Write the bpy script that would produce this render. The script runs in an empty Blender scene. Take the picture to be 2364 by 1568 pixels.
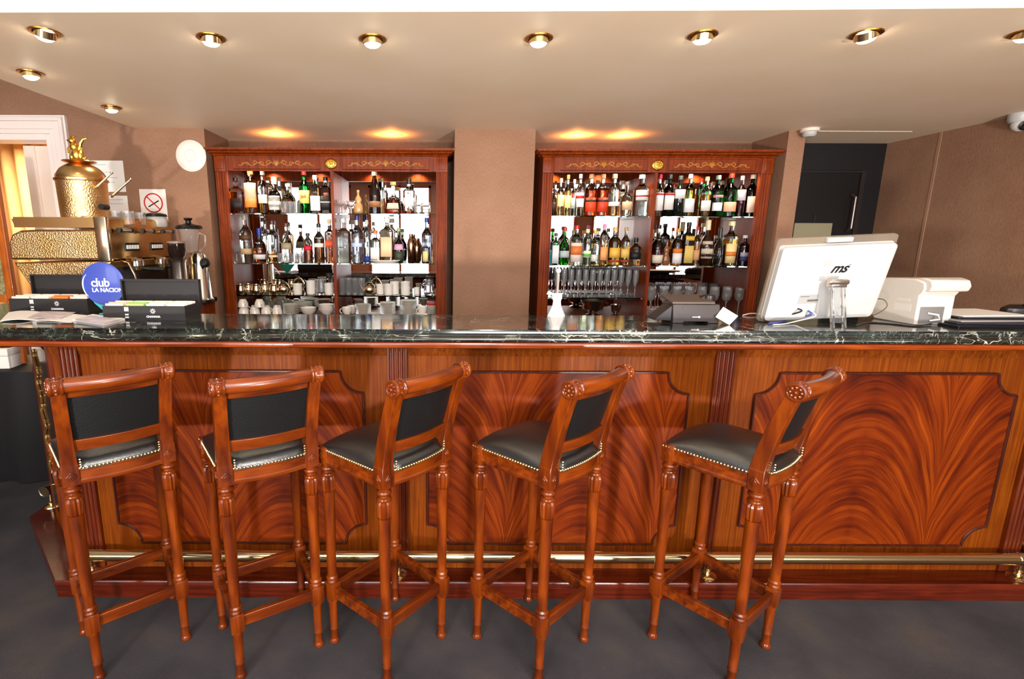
import bpy, bmesh, math, random
from mathutils import Vector, Matrix
random.seed(7)
PI = math.pi
sc = bpy.context.scene
COL = sc.collection
# ------------------------------------------------------------------ camera
F, PITCH, ROLL, CX, CY = 1174.3, .19501, .00416, 1007., 784.
CAM = Vector((0, 0, 1.6445))
_B = Matrix(((1, 0, 0), (0, 0, -1), (0, 1, 0)))
_c, _s = math.cos(PITCH), math.sin(PITCH)
_P = Matrix(((1, 0, 0), (0, _c, -_s), (0, _s, _c)))
_c, _s = math.cos(ROLL), math.sin(ROLL)
_R = Matrix(((_c, -_s, 0), (_s, _c, 0), (0, 0, 1)))
MC = _R @ _P @ _B                      # world -> camera (right, down, forward)
cam = bpy.data.cameras.new('camera')
cam.sensor_fit = 'HORIZONTAL'; cam.sensor_width = 36; cam.lens = 36 * F / 2364
cam.shift_x = (1182 - CX) / 2364; cam.clip_start = .05; cam.clip_end = 100
camo = bpy.data.objects.new('camera', cam); COL.objects.link(camo)
camo.matrix_world = Matrix.Translation(CAM) @ Matrix((MC[0], -MC[1], -MC[2])).transposed().to_4x4()
sc.camera = camo
def ray(x, y): return MC.transposed() @ Vector(((x - CX) / F, (y - CY) / F, 1))
def at(x, y, Y): d = ray(x, y); return CAM + d * (Y / d.y)      # where a sight line meets depth Y
def on(x, y, Z): d = ray(x, y); return CAM + d * ((Z - CAM.z) / d.z)   # ... or height Z
# ------------------------------------------------------------------ world, light, exposure
sc.view_settings.view_transform = 'Standard'; sc.view_settings.look = 'None'
sc.view_settings.gamma = 1; sc.view_settings.use_curve_mapping = False
sc.view_settings.exposure = 0.0
sc.cycles.max_bounces = 10; sc.cycles.transmission_bounces = 10; sc.cycles.glossy_bounces = 6
sc.cycles.diffuse_bounces = 4; sc.cycles.sample_clamp_indirect = 4; sc.cycles.blur_glossy = .5
sc.cycles.use_adaptive_sampling = True
w = bpy.data.worlds.new('world'); sc.world = w; w.use_nodes = True
w.node_tree.nodes['Background'].inputs[0].default_value = (1, .95, .9, 1)
w.node_tree.nodes['Background'].inputs[1].default_value = .5
def area(name, loc, rot, sx, sy, power, col, spread=PI):
    l = bpy.data.lights.new(name, 'AREA'); l.shape = 'RECTANGLE'; l.size = sx; l.size_y = sy
    l.energy = power; l.color = col; l.spread = spread
    o = bpy.data.objects.new(name, l); COL.objects.link(o); o.location = loc; o.rotation_euler = rot
    return o
area('flash_bounce_fill', (0.3, -1.2, 3.02), (0, 0, 0), 4.5, 1.6, 260, (1, .94, .86))  # added overhead area, stands in for flash bounced off the high ceiling
area('flash_bounce_fill_rear', (0.3, -3.3, 3.02), (0, 0, 0), 5, 1.6, 90, (1, .93, .84))  # second added area for the same bounce, further back
def flash(name, loc, target, power, size, ang, blend):
    l = bpy.data.lights.new(name, 'SPOT'); l.energy = power; l.color = (1, .95, .88); l.shadow_soft_size = size
    l.spot_size = ang; l.spot_blend = blend
    o = bpy.data.objects.new(name, l); COL.objects.link(o); o.location = loc
    o.rotation_euler = (Vector(target) - Vector(loc)).to_track_quat('-Z', 'Y').to_euler(); return o
flash('photographer_flash', (.35, -.35, 1.95), (.2, 3.2, 1.5), 120, .16, 2.6, 1)     # the camera's own flash, with its soft dome
flash('ceiling_fill_spot', (-1.6, -1.9, .7), (-.6, 4.0, 2.9), 640, .14, 1.9, 1)          # two unseen spots added to brighten the dropped ceiling
flash('ceiling_fill_spot', (1.9, -1.9, .7), (2.0, 4.0, 2.9), 690, .14, 1.9, 1)
area('next_room_light', (-3.6, 5.2, 2.6), (0, 0, 0), 1.6, 1.2, 130, (1, .76, .48))
# ------------------------------------------------------------------ colours and materials
def C(h):
    h = h.lstrip('#'); v = [int(h[i:i + 2], 16) / 255 for i in (0, 2, 4)]
    return tuple(x / 12.92 if x <= .04045 else ((x + .055) / 1.055) ** 2.4 for x in v) + (1,)
_m = {}
def mat(name, col='#888888', rough=.5, metal=0, trans=0, ior=1.45, coat=0, emit=0, spec=.5, alpha=1, bump=None):
    if name in _m: return _m[name]
    m = bpy.data.materials.new(name); m.use_nodes = True; _m[name] = m
    b = m.node_tree.nodes['Principled BSDF']; I = b.inputs
    I['Base Color'].default_value = C(col); I['Roughness'].default_value = rough; I['Metallic'].default_value = metal
    I['Transmission Weight'].default_value = trans; I['IOR'].default_value = ior; I['Coat Weight'].default_value = coat
    I['Coat Roughness'].default_value = .08; I['Specular IOR Level'].default_value = spec
    if emit: I['Emission Color'].default_value = C(col); I['Emission Strength'].default_value = emit
    nt = m.node_tree; n = nt.nodes.new('ShaderNodeTexNoise'); tc = nt.nodes.new('ShaderNodeTexCoord')
    nt.links.new(tc.outputs['Object'], n.inputs['Vector'])
    sc_, st = bump or (60, .03)
    n.inputs['Scale'].default_value = sc_; n.inputs['Detail'].default_value = 3
    bp = nt.nodes.new('ShaderNodeBump'); bp.inputs['Strength'].default_value = st if not trans else 0.0
    bp.inputs['Distance'].default_value = .01
    nt.links.new(n.outputs[0], bp.inputs['Height'])
    if not trans: nt.links.new(bp.outputs[0], I['Normal'])
    return m
def N(nt, t, **kw):
    n = nt.nodes.new(t)
    for k, v in kw.items():
        if k.startswith('i_'): n.inputs[int(k[2:])].default_value = v
        else: setattr(n, k, v)
    return n
def ramp(nt, stops):
    r = nt.nodes.new('ShaderNodeValToRGB'); e = r.color_ramp.elements
    while len(e) < len(stops): e.new(.5)
    for k, (p, c) in enumerate(stops): e[k].position = p; e[k].color = C(c) if isinstance(c, str) else c
    return r
def wood(name, dark, mid, light, scl=(40, 40, 2), rough=.28, coat=.5, streak=.5, spec=.5):
    m = mat(name, mid, rough, coat=coat, spec=spec); nt = m.node_tree; L = nt.links.new
    tc = N(nt, 'ShaderNodeTexCoord'); mp = N(nt, 'ShaderNodeMapping'); mp.inputs['Scale'].default_value = scl
    n1 = N(nt, 'ShaderNodeTexNoise'); n1.inputs['Scale'].default_value = 1; n1.inputs['Detail'].default_value = 5
    n1.inputs['Distortion'].default_value = streak
    r = ramp(nt, [(.28, dark), (.5, mid), (.72, light)])
    n2 = N(nt, 'ShaderNodeTexNoise'); n2.inputs['Scale'].default_value = 7; n2.inputs['Detail'].default_value = 3
    mx = N(nt, 'ShaderNodeMix', data_type='RGBA', blend_type='MULTIPLY'); mx.inputs[0].default_value = .35
    r2 = ramp(nt, [(.3, '#a8907c'), (.65, '#ffffff')])
    L(tc.outputs['Object'], mp.inputs[0]); L(mp.outputs[0], n1.inputs[0]); L(n1.outputs[0], r.inputs[0])
    L(tc.outputs['Object'], n2.inputs[0]); L(n2.outputs[0], r2.inputs[0])
    L(r.outputs[0], mx.inputs[6]); L(r2.outputs[0], mx.inputs[7])
    L(mx.outputs[2], nt.nodes['Principled BSDF'].inputs['Base Color'])
    return m
W_STOOL = wood('stool_wood', '#401303', '#642602', '#803804', (30, 30, 4), .26, .15)
W_STOOL_H = wood('stool_wood_lengthwise', '#401303', '#642602', '#803804', (4, 30, 30), .26, .15)
W_FRONT = wood('straight_grain_mahogany', '#542003', '#6a2f03', '#7a3c05', (110, 110, 3), .45, 0, spec=.12)
W_DARK = wood('dark_moulding_wood', '#2a0c06', '#3a130a', '#4c1c0e', (50, 50, 6), .3, .4)
W_PLINTH = wood('plinth_mahogany', '#360c04', '#4c1506', '#601f09', (3, 60, 60), .2, .4)
W_PIL = wood('fluted_mahogany', '#441304', '#581d05', '#682808', (60, 60, 3), .32, .1)
W_CAB = wood('cabinet_mahogany', '#5e1e04', '#7e3006', '#904009', (60, 60, 3), .42, 0, spec=.22)
W_TRIM = wood('nosing_mahogany', '#5a1e06', '#7e3208', '#923f0e', (3, 60, 60), .22, .4)
W_INLAY = mat('pale_inlay_wood', '#b07a2c', .4)
BRASS = mat('polished_brass', '#ead09a', .18, 1, bump=(30, .02))
BRASS_D = mat('aged_brass', '#b07c34', .3, 1, bump=(40, .1))
GOLD = mat('gilt_metal', '#f0be55', .25, 1, bump=(90, .3))
NAIL = mat('nail_brass', '#d9c08a', .3, 1)
CHROME = mat('chrome', '#d8d4ce', .12, 1)
STEEL = mat('brushed_steel', '#a89c90', .3, 1)
BLACKM = mat('black_plastic', '#0c0b0b', .35)
LEATHER = mat('black_leather', '#0d0c0c', .33, spec=.9, ior=1.6, bump=(160, .10))
LEATHER_B = mat('black_back_leather', '#0c0c0c', .5, spec=.4, bump=(160, .15))
WHITE = mat('white_plastic', '#bab8b5', .35, coat=.2)
CERAM = mat('white_china', '#efe6db', .2, coat=.4)
PAPER = mat('white_paper', '#eee8e0', .7)
MIRROR = mat('mirror_silver', '#e9e6e2', .005, 1, bump=(1, 0))
GLASS = mat('clear_glass', '#fbfffd', .0, trans=1, ior=1.4)
SHELFG = mat('green_edge_glass', '#d8f2e8', .0, trans=1, ior=1.3)
CREAM = mat('cream_paint', '#e6d9cc', .4)
REDP = mat('red_print', '#c01818', .5)
BLACKP = mat('black_print', '#101010', .5)
WHITEP = mat('white_print', '#f4f2ee', .5)
def flame(name, off, seed):
    """bookmatched crotch veneer: plumes rising from the seams, arches between them"""
    m = mat(name, '#7a2408', .4, coat=.0, spec=.14); nt = m.node_tree; L = nt.links.new
    tc = N(nt, 'ShaderNodeTexCoord'); sp = N(nt, 'ShaderNodeSeparateXYZ'); L(tc.outputs['Object'], sp.inputs[0])
    def M(op, a, b=None, cl=False):
        n = N(nt, 'ShaderNodeMath', operation=op); n.use_clamp = cl
        for i, v in enumerate((a, b)):
            if v is None: continue
            if isinstance(v, (int, float)): n.inputs[i].default_value = v
            else: L(v, n.inputs[i])
        return n.outputs[0]
    wob = N(nt, 'ShaderNodeTexNoise'); wob.inputs['Scale'].default_value = 2.6; wob.inputs['Detail'].default_value = 2
    ad = N(nt, 'ShaderNodeVectorMath', operation='ADD'); ad.inputs[1].default_value = (seed, seed * 2, 0)
    L(tc.outputs['Object'], ad.inputs[0]); L(ad.outputs[0], wob.inputs[0])
    x = M('ADD', sp.outputs[0], off); x = M('ADD', x, M('MULTIPLY', M('SUBTRACT', wob.outputs[0], .5), .09))
    d = M('PINGPONG', x, .36)                       # 0 at a seam, .30 at a crest
    dn = M('DIVIDE', d, .36)
    h = M('MULTIPLY', M('POWER', M('SINE', M('MULTIPLY', dn, 1.5708)), .62), .60)
    ph = M('SUBTRACT', sp.outputs[2], h)
    def layer(fp, fd, fz, det, rough=.5):
        c = N(nt, 'ShaderNodeCombineXYZ'); L(M('MULTIPLY', ph, fp), c.inputs[0]); L(M('MULTIPLY', d, fd), c.inputs[1]); L(M('MULTIPLY', sp.outputs[2], fz), c.inputs[2])
        n = N(nt, 'ShaderNodeTexNoise'); n.inputs['Scale'].default_value = 1; n.inputs['Detail'].default_value = det; n.inputs['Roughness'].default_value = rough
        L(c.outputs[0], n.inputs[0]); return n.outputs[0]
    v = M('ADD', M('MULTIPLY', layer(5, 3, 1.5, 3), .38), M('MULTIPLY', layer(20, 2.6, 2.0, 4, .6), .44))
    v = M('ADD', v, M('MULTIPLY', layer(80, 4, 2, 2), .20))
    v = M('SUBTRACT', v, M('MULTIPLY', M('POWER', dn, 6), .055))
    r = ramp(nt, [(.37, '#320c02'), (.46, '#541902'), (.54, '#6a2703'), (.66, '#863a05')])
    L(v, r.inputs[0]); L(r.outputs[0], nt.nodes['Principled BSDF'].inputs['Base Color'])
    return m
def marble():
    m = mat('green_black_marble', '#101512', .09, coat=.3, ior=1.9, bump=(5, 0)); nt = m.node_tree; L = nt.links.new
    tc = N(nt, 'ShaderNodeTexCoord')
    ds = N(nt, 'ShaderNodeTexNoise'); ds.inputs['Scale'].default_value = 3.5; ds.inputs['Detail'].default_value = 6
    mixv = N(nt, 'ShaderNodeVectorMath', operation='MULTIPLY_ADD'); mixv.inputs[1].default_value = (.5, .5, .5)
    L(tc.outputs['Object'], ds.inputs[0]); L(ds.outputs['Color'], mixv.inputs[0]); L(tc.outputs['Object'], mixv.inputs[2])
    base = N(nt, 'ShaderNodeTexNoise'); base.inputs['Scale'].default_value = 9; base.inputs['Detail'].default_value = 5
    L(tc.outputs['Object'], base.inputs[0])
    rb = ramp(nt, [(.35, '#0b0d0c'), (.55, '#161d19'), (.8, '#2a352e')]); L(base.outputs[0], rb.inputs[0])
    prev = rb.outputs[0]
    for sc_, wd, col in ((6, .018, '#c8c6b6'), (15, .022, '#8a9284'), (34, .05, '#4a564c')):
        v = N(nt, 'ShaderNodeTexVoronoi', feature='DISTANCE_TO_EDGE'); v.inputs['Scale'].default_value = sc_
        L(mixv.outputs[0], v.inputs['Vector'])
        rr = ramp(nt, [(0, (1, 1, 1, 1)), (wd, (0, 0, 0, 1))]); L(v.outputs[0], rr.inputs[0])
        k = N(nt, 'ShaderNodeTexNoise'); k.inputs['Scale'].default_value = sc_ * .6; L(tc.outputs['Object'], k.inputs[0])
        rk = ramp(nt, [(.45, (0, 0, 0, 1)), (.6, (1, 1, 1, 1))]); L(k.outputs[0], rk.inputs[0])
        mu = N(nt, 'ShaderNodeMath', operation='MULTIPLY'); L(rr.outputs[0], mu.inputs[0]); L(rk.outputs[0], mu.inputs[1])
        mx = N(nt, 'ShaderNodeMix', data_type='RGBA'); L(mu.outputs[0], mx.inputs[0]); L(prev, mx.inputs[6]); mx.inputs[7].default_value = C(col)
        prev = mx.outputs[2]
    L(prev, nt.nodes['Principled BSDF'].inputs['Base Color'])
    return m
MARBLE = marble()
def mottled(name, a, b, scale, rough, fine=None, bump=0, c=None):
    m = mat(name, a, rough); nt = m.node_tree; L = nt.links.new
    tc = N(nt, 'ShaderNodeTexCoord'); n = N(nt, 'ShaderNodeTexNoise'); n.inputs['Scale'].default_value = scale
    n.inputs['Detail'].default_value = 6; L(tc.outputs['Object'], n.inputs[0])
    r = ramp(nt, [(.35, a), (.65, b)] if not c else [(.35, a), (.55, b), (.72, c)]); L(n.outputs[0], r.inputs[0])
    out = r.outputs[0]
    if fine:
        mp = N(nt, 'ShaderNodeMapping'); mp.inputs['Scale'].default_value = fine; L(tc.outputs['Object'], mp.inputs[0])
        f = N(nt, 'ShaderNodeTexNoise'); f.inputs['Scale'].default_value = 1; f.inputs['Detail'].default_value = 2; L(mp.outputs[0], f.inputs[0])
        rf = ramp(nt, [(.3, '#c4beb8'), (.7, '#ffffff')]); L(f.outputs[0], rf.inputs[0])
        mx = N(nt, 'ShaderNodeMix', data_type='RGBA', blend_type='MULTIPLY'); mx.inputs[0].default_value = .55
        L(out, mx.inputs[6]); L(rf.outputs[0], mx.inputs[7]); out = mx.outputs[2]
        if bump:
            b_ = N(nt, 'ShaderNodeBump'); b_.inputs['Strength'].default_value = bump; b_.inputs['Distance'].default_value = .004
            L(f.outputs[0], b_.inputs['Height']); L(b_.outputs[0], nt.nodes['Principled BSDF'].inputs['Normal'])
    L(out, nt.nodes['Principled BSDF'].inputs['Base Color'])
    return m
CARPET = mottled('charcoal_carpet', '#2c292c', '#393538', 3.5, .95, (260, 260, 260), .6, '#463d38')
WALLP = mottled('brown_woven_wallpaper', '#966e54', '#9e765c', 4, .8, (220, 220, 60), .3)
CEIL = mottled('cream_ceiling_paint', '#eacfb2', '#eed6bc', 2, .55)
FASCIA = mat('white_ceiling_paint', '#e2e0dc', .6)
def glassm(col):
    return mat('glass_' + col, col, .0, trans=1, ior=1.38)
def liquidm(col):
    h = col.lstrip('#'); v = [int(255 * (int(h[i:i + 2], 16) / 255) ** .62) for i in (0, 2, 4)]
    return mat('liquid_' + col, '#%02x%02x%02x' % tuple(v), .0, trans=1, ior=1.33)
# ------------------------------------------------------------------ mesh helpers
def BM(): return bmesh.new()
def box(bm, x0, x1, y0, y1, z0, z1):
    v = [bm.verts.new(p) for p in ((x0, y0, z0), (x1, y0, z0), (x1, y1, z0), (x0, y1, z0), (x0, y0, z1), (x1, y0, z1), (x1, y1, z1), (x0, y1, z1))]
    for f in ((0, 3, 2, 1), (4, 5, 6, 7), (0, 1, 5, 4), (1, 2, 6, 5), (2, 3, 7, 6), (3, 0, 4, 7)): bm.faces.new([v[i] for i in f])
    return v
def bevbox(bm, x0, x1, y0, y1, z0, z1, r=.004, seg=2):
    t = bmesh.new(); box(t, x0, x1, y0, y1, z0, z1)
    bmesh.ops.bevel(t, geom=t.edges[:] + t.verts[:], offset=r, segments=seg, profile=.5, affect='EDGES')
    merge(bm, t)
def merge(bm, t, M=None):
    mp = {v: bm.verts.new(M @ v.co if M else v.co) for v in t.verts}
    for f in t.faces:
        try: nf = bm.faces.new([mp[v] for v in f.verts]); nf.material_index = f.material_index
        except ValueError: pass
    t.free()
def prism(bm, poly, a0, a1, axis='y'):
    """polygon in the two other axes (x,z for y; x,y for z; y,z for x) extruded along axis"""
    P = {'y': lambda p, a: (p[0], a, p[1]), 'z': lambda p, a: (p[0], p[1], a), 'x': lambda p, a: (a, p[0], p[1])}[axis]
    A = [bm.verts.new(P(p, a0)) for p in poly]; B = [bm.verts.new(P(p, a1)) for p in poly]
    n = len(poly); bm.faces.new(A); bm.faces.new(B[::-1])
    for i in range(n): bm.faces.new((A[i], B[i], B[(i + 1) % n], A[(i + 1) % n]))
def lathe(bm, prof, seg=24, c=(0, 0, 0), sq=2.0, dy=1.0, M=None, a0=0, a1=2 * PI, mi=0):
    """profile [(r,z)] round the z axis; sq > 2 squares the section; dy flattens it in y"""
    full = abs(a1 - a0 - 2 * PI) < 1e-6; rows = []
    for r, z in prof:
        if r < 1e-6: row = [bm.verts.new((c[0], c[1], c[2] + z))]
        else:
            row = []
            for i in range(seg if full else seg + 1):
                a = a0 + (a1 - a0) * i / seg; ca, sa = math.cos(a), math.sin(a)
                k = (abs(ca) ** sq + abs(sa) ** sq) ** (-1 / sq)
                row.append(bm.verts.new((c[0] + r * k * ca, c[1] + r * k * sa * dy, c[2] + z)))
        rows.append(row)
    if M is not None:
        for row in rows:
            for v in row: v.co = M @ v.co
    for A, B in zip(rows, rows[1:]):
        n = max(len(A), len(B))
        for i in range(n if full else n - 1):
            j = (i + 1) % n
            q = [A[i % len(A)], A[j % len(A)], B[j % len(B)], B[i % len(B)]] if len(A) > 1 and len(B) > 1 else \
                ([A[0], B[j], B[i]] if len(A) == 1 and len(B) > 1 else [A[i], A[j], B[0]] if len(A) > 1 else None)
            if q:
                try: bm.faces.new(q).material_index = mi
                except ValueError: pass
def tube(bm, pts, r, seg=10, caps=True, closed=False, sq=1.0):
    pts = [Vector(p) for p in pts]; n = len(pts); R = r if isinstance(r, (list, tuple)) else [r] * n
    rows = []; up = None
    for i, p in enumerate(pts):
        if closed: t = (pts[(i + 1) % n] - pts[i - 1]).normalized()
        else: t = (pts[min(i + 1, n - 1)] - pts[max(i - 1, 0)]).normalized()
        if up is None: up = Vector((0, 0, 1)) if abs(t.z) < .9 else Vector((0, 1, 0))
        s = t.cross(up).normalized(); up = s.cross(t).normalized()
        rows.append([bm.verts.new(p + R[i] * (s * math.cos(2 * PI * k / seg) + up * math.sin(2 * PI * k / seg) * sq)) for k in range(seg)])
    for a, b in list(zip(rows, rows[1:])) + ([(rows[-1], rows[0])] if closed else []):
        for k in range(seg): bm.faces.new((a[k], a[(k + 1) % seg], b[(k + 1) % seg], b[k]))
    if caps and not closed: bm.faces.new(rows[0][::-1]); bm.faces.new(rows[-1])
def ball(bm, c, r, sx=1, sy=1, sz=1, u=14, v=8, M=None):
    prof = [(r * math.sin(PI * i / v) * 1.0, -r * sz * math.cos(PI * i / v)) for i in range(v + 1)]
    prof[0] = (0, prof[0][1]); prof[-1] = (0, prof[-1][1])
    t = bmesh.new(); lathe(t, prof, u)
    T = Matrix.Translation(c) @ (M.to_4x4() if M else Matrix.Identity(4)) @ Matrix.Diagonal((sx, sy, 1, 1))
    merge(bm, t, T)
def sweep(bm, path, prof, closed_prof=False):
    """profile [(offset outward, z)] carried along a plan path with mitred corners; outward is to the right of travel"""
    P = [Vector(p) for p in path]; rows = []
    for i, p in enumerate(P):
        d0 = (P[i] - P[i - 1]).normalized() if i else (P[1] - P[0]).normalized()
        d1 = (P[i + 1] - P[i]).normalized() if i < len(P) - 1 else d0
        n0 = Vector((d0.y, -d0.x)); n1 = Vector((d1.y, -d1.x)); m = (n0 + n1).normalized(); k = 1 / max(.3, m.dot(n0))
        rows.append([bm.verts.new((p.x + m.x * k * o, p.y + m.y * k * o, z)) for o, z in prof])
    n = len(prof)
    for a, b in zip(rows, rows[1:]):
        for k in range(n if closed_prof else n - 1): bm.faces.new((a[k], b[k], b[(k + 1) % n], a[(k + 1) % n]))
    if closed_prof: bm.faces.new(rows[0]); bm.faces.new(rows[-1][::-1])
def obj(name, bm, mats, parent=None, origin=None, bevel=0, smooth=True, kind=None, label=None, ang=35):
    """one mesh object; origin (a world or parent-frame point) becomes its local zero when top-level"""
    bmesh.ops.recalc_face_normals(bm, faces=bm.faces)
    if origin is not None and parent is None: bmesh.ops.translate(bm, verts=bm.verts, vec=-Vector(origin))
    if parent is not None and origin is not None: bmesh.ops.translate(bm, verts=bm.verts, vec=-Vector(origin))
    me = bpy.data.meshes.new(name); bm.to_mesh(me); bm.free()
    for m in (mats if isinstance(mats, (list, tuple)) else [mats]): me.materials.append(m)
    if smooth:
        me.shade_smooth(); me.set_sharp_from_angle(angle=math.radians(ang))
    o = bpy.data.objects.new(name, me); COL.objects.link(o)
    if parent is not None: o.parent = parent
    elif origin is not None: o.location = origin
    if bevel:
        b = o.modifiers.new('bevel', 'BEVEL'); b.width = bevel; b.segments = 2; b.limit_method = 'ANGLE'; b.harden_normals = False
    if kind: o['kind'] = kind
    if label: o['label'] = label
    return o
def thing(name, label, cat, loc=(0, 0, 0), rz=0, group=None):
    o = bpy.data.objects.new(name, None); COL.objects.link(o); o.empty_display_size = .05
    o.location = loc; o.rotation_euler = (0, 0, rz); o['label'] = label; o['category'] = cat
    if group: o['group'] = group
    return o
def tag(o, label, cat, group=None, kind=None):
    o['label'] = label; o['category'] = cat
    if group: o['group'] = group
    if kind: o['kind'] = kind
    return o
def copy_tree(o, parent=None):
    c = o.copy(); COL.objects.link(c); c.parent = parent
    for ch in [x for x in COL.objects if x.parent == o]: copy_tree(ch, c)
    return c
def textmesh(name, txt, size, material, parent, M, shear=0, bold=0, extrude=.0004, align='CENTER', space=1):
    cu = bpy.data.curves.new(name, 'FONT'); cu.body = txt; cu.size = size; cu.align_x = align; cu.align_y = 'CENTER'
    cu.extrude = extrude; cu.shear = shear; cu.offset = bold; cu.space_character = space; cu.resolution_u = 3
    t = bpy.data.objects.new('t', cu); COL.objects.link(t)
    dg = bpy.context.evaluated_depsgraph_get(); me = bpy.data.meshes.new_from_object(t.evaluated_get(dg))
    bpy.data.objects.remove(t); me.name = name; me.transform(M); me.materials.clear(); me.materials.append(material)
    o = bpy.data.objects.new(name, me); COL.objects.link(o); o.parent = parent
    return o
FACE_CAM = Matrix.Rotation(PI / 2, 4, 'X')         # text lying in xy stood up to face -y
def T(x, y, z): return Matrix.Translation((x, y, z))
def RZ(a): return Matrix.Rotation(a, 4, 'Z')
def RX(a): return Matrix.Rotation(a, 4, 'X')
def RY(a): return Matrix.Rotation(a, 4, 'Y')
# ================================================================== the setting
ZC, YF, YB, YC0 = 2.392, 3.75, 4.17, 1.87
XL, XR = -2.105, 3.52
ZH = 3.1
def struct(name, bm, m, **k): return obj(name, bm, m, kind='structure', **k)
b = BM(); box(b, -6.5, 7, -5.3, 7.2, -.06, 0); struct('floor', b, CARPET)
b = BM(); prism(b, [(XL, 1.915), (-1, 1.898), (0, 1.885), (1, 1.865), (2, 1.835), (XR, 1.79), (XR, YB + .1), (XL, YB + .1)], ZC, ZC + .02, 'z'); struct('ceiling', b, CEIL)
b = BM(); prism(b, [(XL, 1.915), (-1, 1.898), (0, 1.885), (1, 1.865), (2, 1.835), (XR, 1.79), (XR, 1.83), (0, 1.93), (XL, 1.96)], ZC + .0205, ZH, 'z'); struct('trim_1', b, FASCIA)
b = BM(); box(b, XL, XL + .03, 1.95, YF, ZC + .03, ZH); struct('trim_2', b, WALLP)
b = BM(); box(b, -6.5, 7, -5.3, YF + .02, ZH, ZH + .05); struct('ceiling_main', b, FASCIA)
# back wall: doorway opening x -3.75..-2.72, plain part, niches with pilaster and column between
b = BM()
box(b, -6.5, -3.78, YF, YF + .15, 0, ZH); box(b, -3.78, -2.70, YF, YF + .15, 2.33, ZH)
box(b, -2.70, -1.621, YF, YB + .05, 0, ZH)
struct('wall_back', b, WALLP)
b = BM(); box(b, -1.621, .123, YB, YB + .05, 0, ZC); box(b, .686, 2.447, YB, YB + .05, 0, ZC); struct('wall_niche', b, WALLP)
b = BM(); box(b, .123, .686, YF, YB + .05, 0, ZC); struct('pillar_centre', b, WALLP)
b = BM(); box(b, 2.447, 2.567, YF, YB + .05, 0, ZC); struct('pillar_right', b, WALLP)
b = BM(); box(b, XR, XR + .1, 1.70, 4.3, 0, ZH); struct('wall_right', b, WALLP)
b = BM(); box(b, XR + .1, 7, 1.70, 1.80, 0, ZH); box(b, 6.9, 7, -5.2, 1.70, 0, ZH); struct('wall_side', b, WALLP)
tx = at(2177, 302, 3.6)
s_ = on(2177, 302, ZC); b = BM(); box(b, XR - .004, XR, 3.755, 3.775, 0, ZC); struct('trim_3', b, mat('seam_strip_paint', '#a07a60', .7))
b = BM(); box(b, 2.567, XR + .05, YB + .03, YB + .08, 0, ZC); struct('wall_far', b, mat('black_wall_paint', '#0d0b0c', .55))
# dark service door
b = BM(); box(b, 2.60, 3.32, YB - .005, YB + .028, 0, 2.17); d = struct('door_2', b, mat('black_door_paint', '#100e0f', .4))
b = BM(); box(b, 2.58, 3.36, YB - .012, YB, 2.17, 2.18); box(b, 3.325, 3.36, YB - .012, YB, 0, 2.17); obj('door_frame', b, mat('dark_steel', '#3a3432', .4, .6), d)
b = BM(); tube(b, [(3.27, YB - .02, 1.72), (3.27, YB - .06, 1.74), (3.27, YB - .06, 1.98), (3.27, YB - .02, 2.0)], .009); obj('door_handle', b, mat('dull_steel', '#8a7f78', .35, .9), d)
b = BM(); box(b, 3.0, 3.012, YB - .012, YB - .005, 0, 1.85); obj('door_seam', b, mat('dark_steel', '#3a3432', .4, .6), d)
# sign with a triangle on the dark door
p0 = at(1836, 515, YB - .02); p1 = at(1917, 556, YB - .02)
t = thing('warning_sign', 'pale yellow notice with a triangle, low on the black service door', 'sign', (p0.x, YB - .012, 1.5))
b = BM(); box(b, 0, p1.x - p0.x, -.004, .002, 0, p0.z - 1.5); obj('panel', b, mat('pale_notice', '#8c8468', .6), t)
b = BM(); w_ = (p1.x - p0.x); tube(b, [(w_ * .2, -.006, .07), (w_ * .5, -.006, .155), (w_ * .8, -.006, .07)], .004, 6, closed=True); obj('triangle', b, mat('sign_ochre', '#8c7030', .6), t)
# rear (window) wall and left wall of the main room, seen in the mirrors
WIN = mat('daylit_blind', '#f4f6ff', .8, emit=7)
b = BM(); box(b, -6.5, 7, -5.3, -5.2, 0, .75); box(b, -6.5, 7, -5.3, -5.2, 2.98, ZH)
wx = [(-6.1, -4.4), (-3.9, -2.2), (-1.75, -.15), (.3, 1.75), (2.1, 3.6), (4.0, 5.4), (5.7, 6.8)]
e = [-6.5] + [v for q in wx for v in q] + [7]
for i in range(0, len(e), 2): box(b, e[i], e[i + 1], -5.3, -5.2, .75, 2.98)
struct('wall_front', b, mat('panelled_brown_wall', '#7a4226', .5))
for k, (a, c) in enumerate(wx):
    b = BM(); box(b, a, c, -5.27, -5.25, .75, 2.98); o = struct(f'window_{k + 1}', b, WIN)
    b = BM()
    for x0, x1, z0, z1 in ((a, a + .06, .75, 2.98), (c - .06, c, .75, 2.98), (a, c, .75, .83), (a, c, 2.92, 2.98), ((a + c) / 2 - .025, (a + c) / 2 + .025, .75, 2.98)):
        box(b, x0, x1, -5.25, -5.17, z0, z1)
    obj('window_frame', b, W_CAB, o)
b = BM(); box(b, -6.6, -6.5, -5.3, YF + .1, 0, ZH); struct('wall_left', b, WALLP)
# room beyond the doorway
PEACH = mat('warm_cream_wall', '#f0c07e', .7)
b = BM(); box(b, -6.5, -1.7, 7.1, 7.2, 0, ZH); box(b, -6.6, -6.5, YF + .1, 7.2, 0, ZH); box(b, -1.75, -1.7, YB + .1, 7.2, 0, ZH); struct('wall_next_room', b, PEACH)
b = BM(); box(b, -6.5, -1.7, YF + .15, 7.2, ZH - .1, ZH); struct('ceiling_next_room', b, FASCIA)
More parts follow.
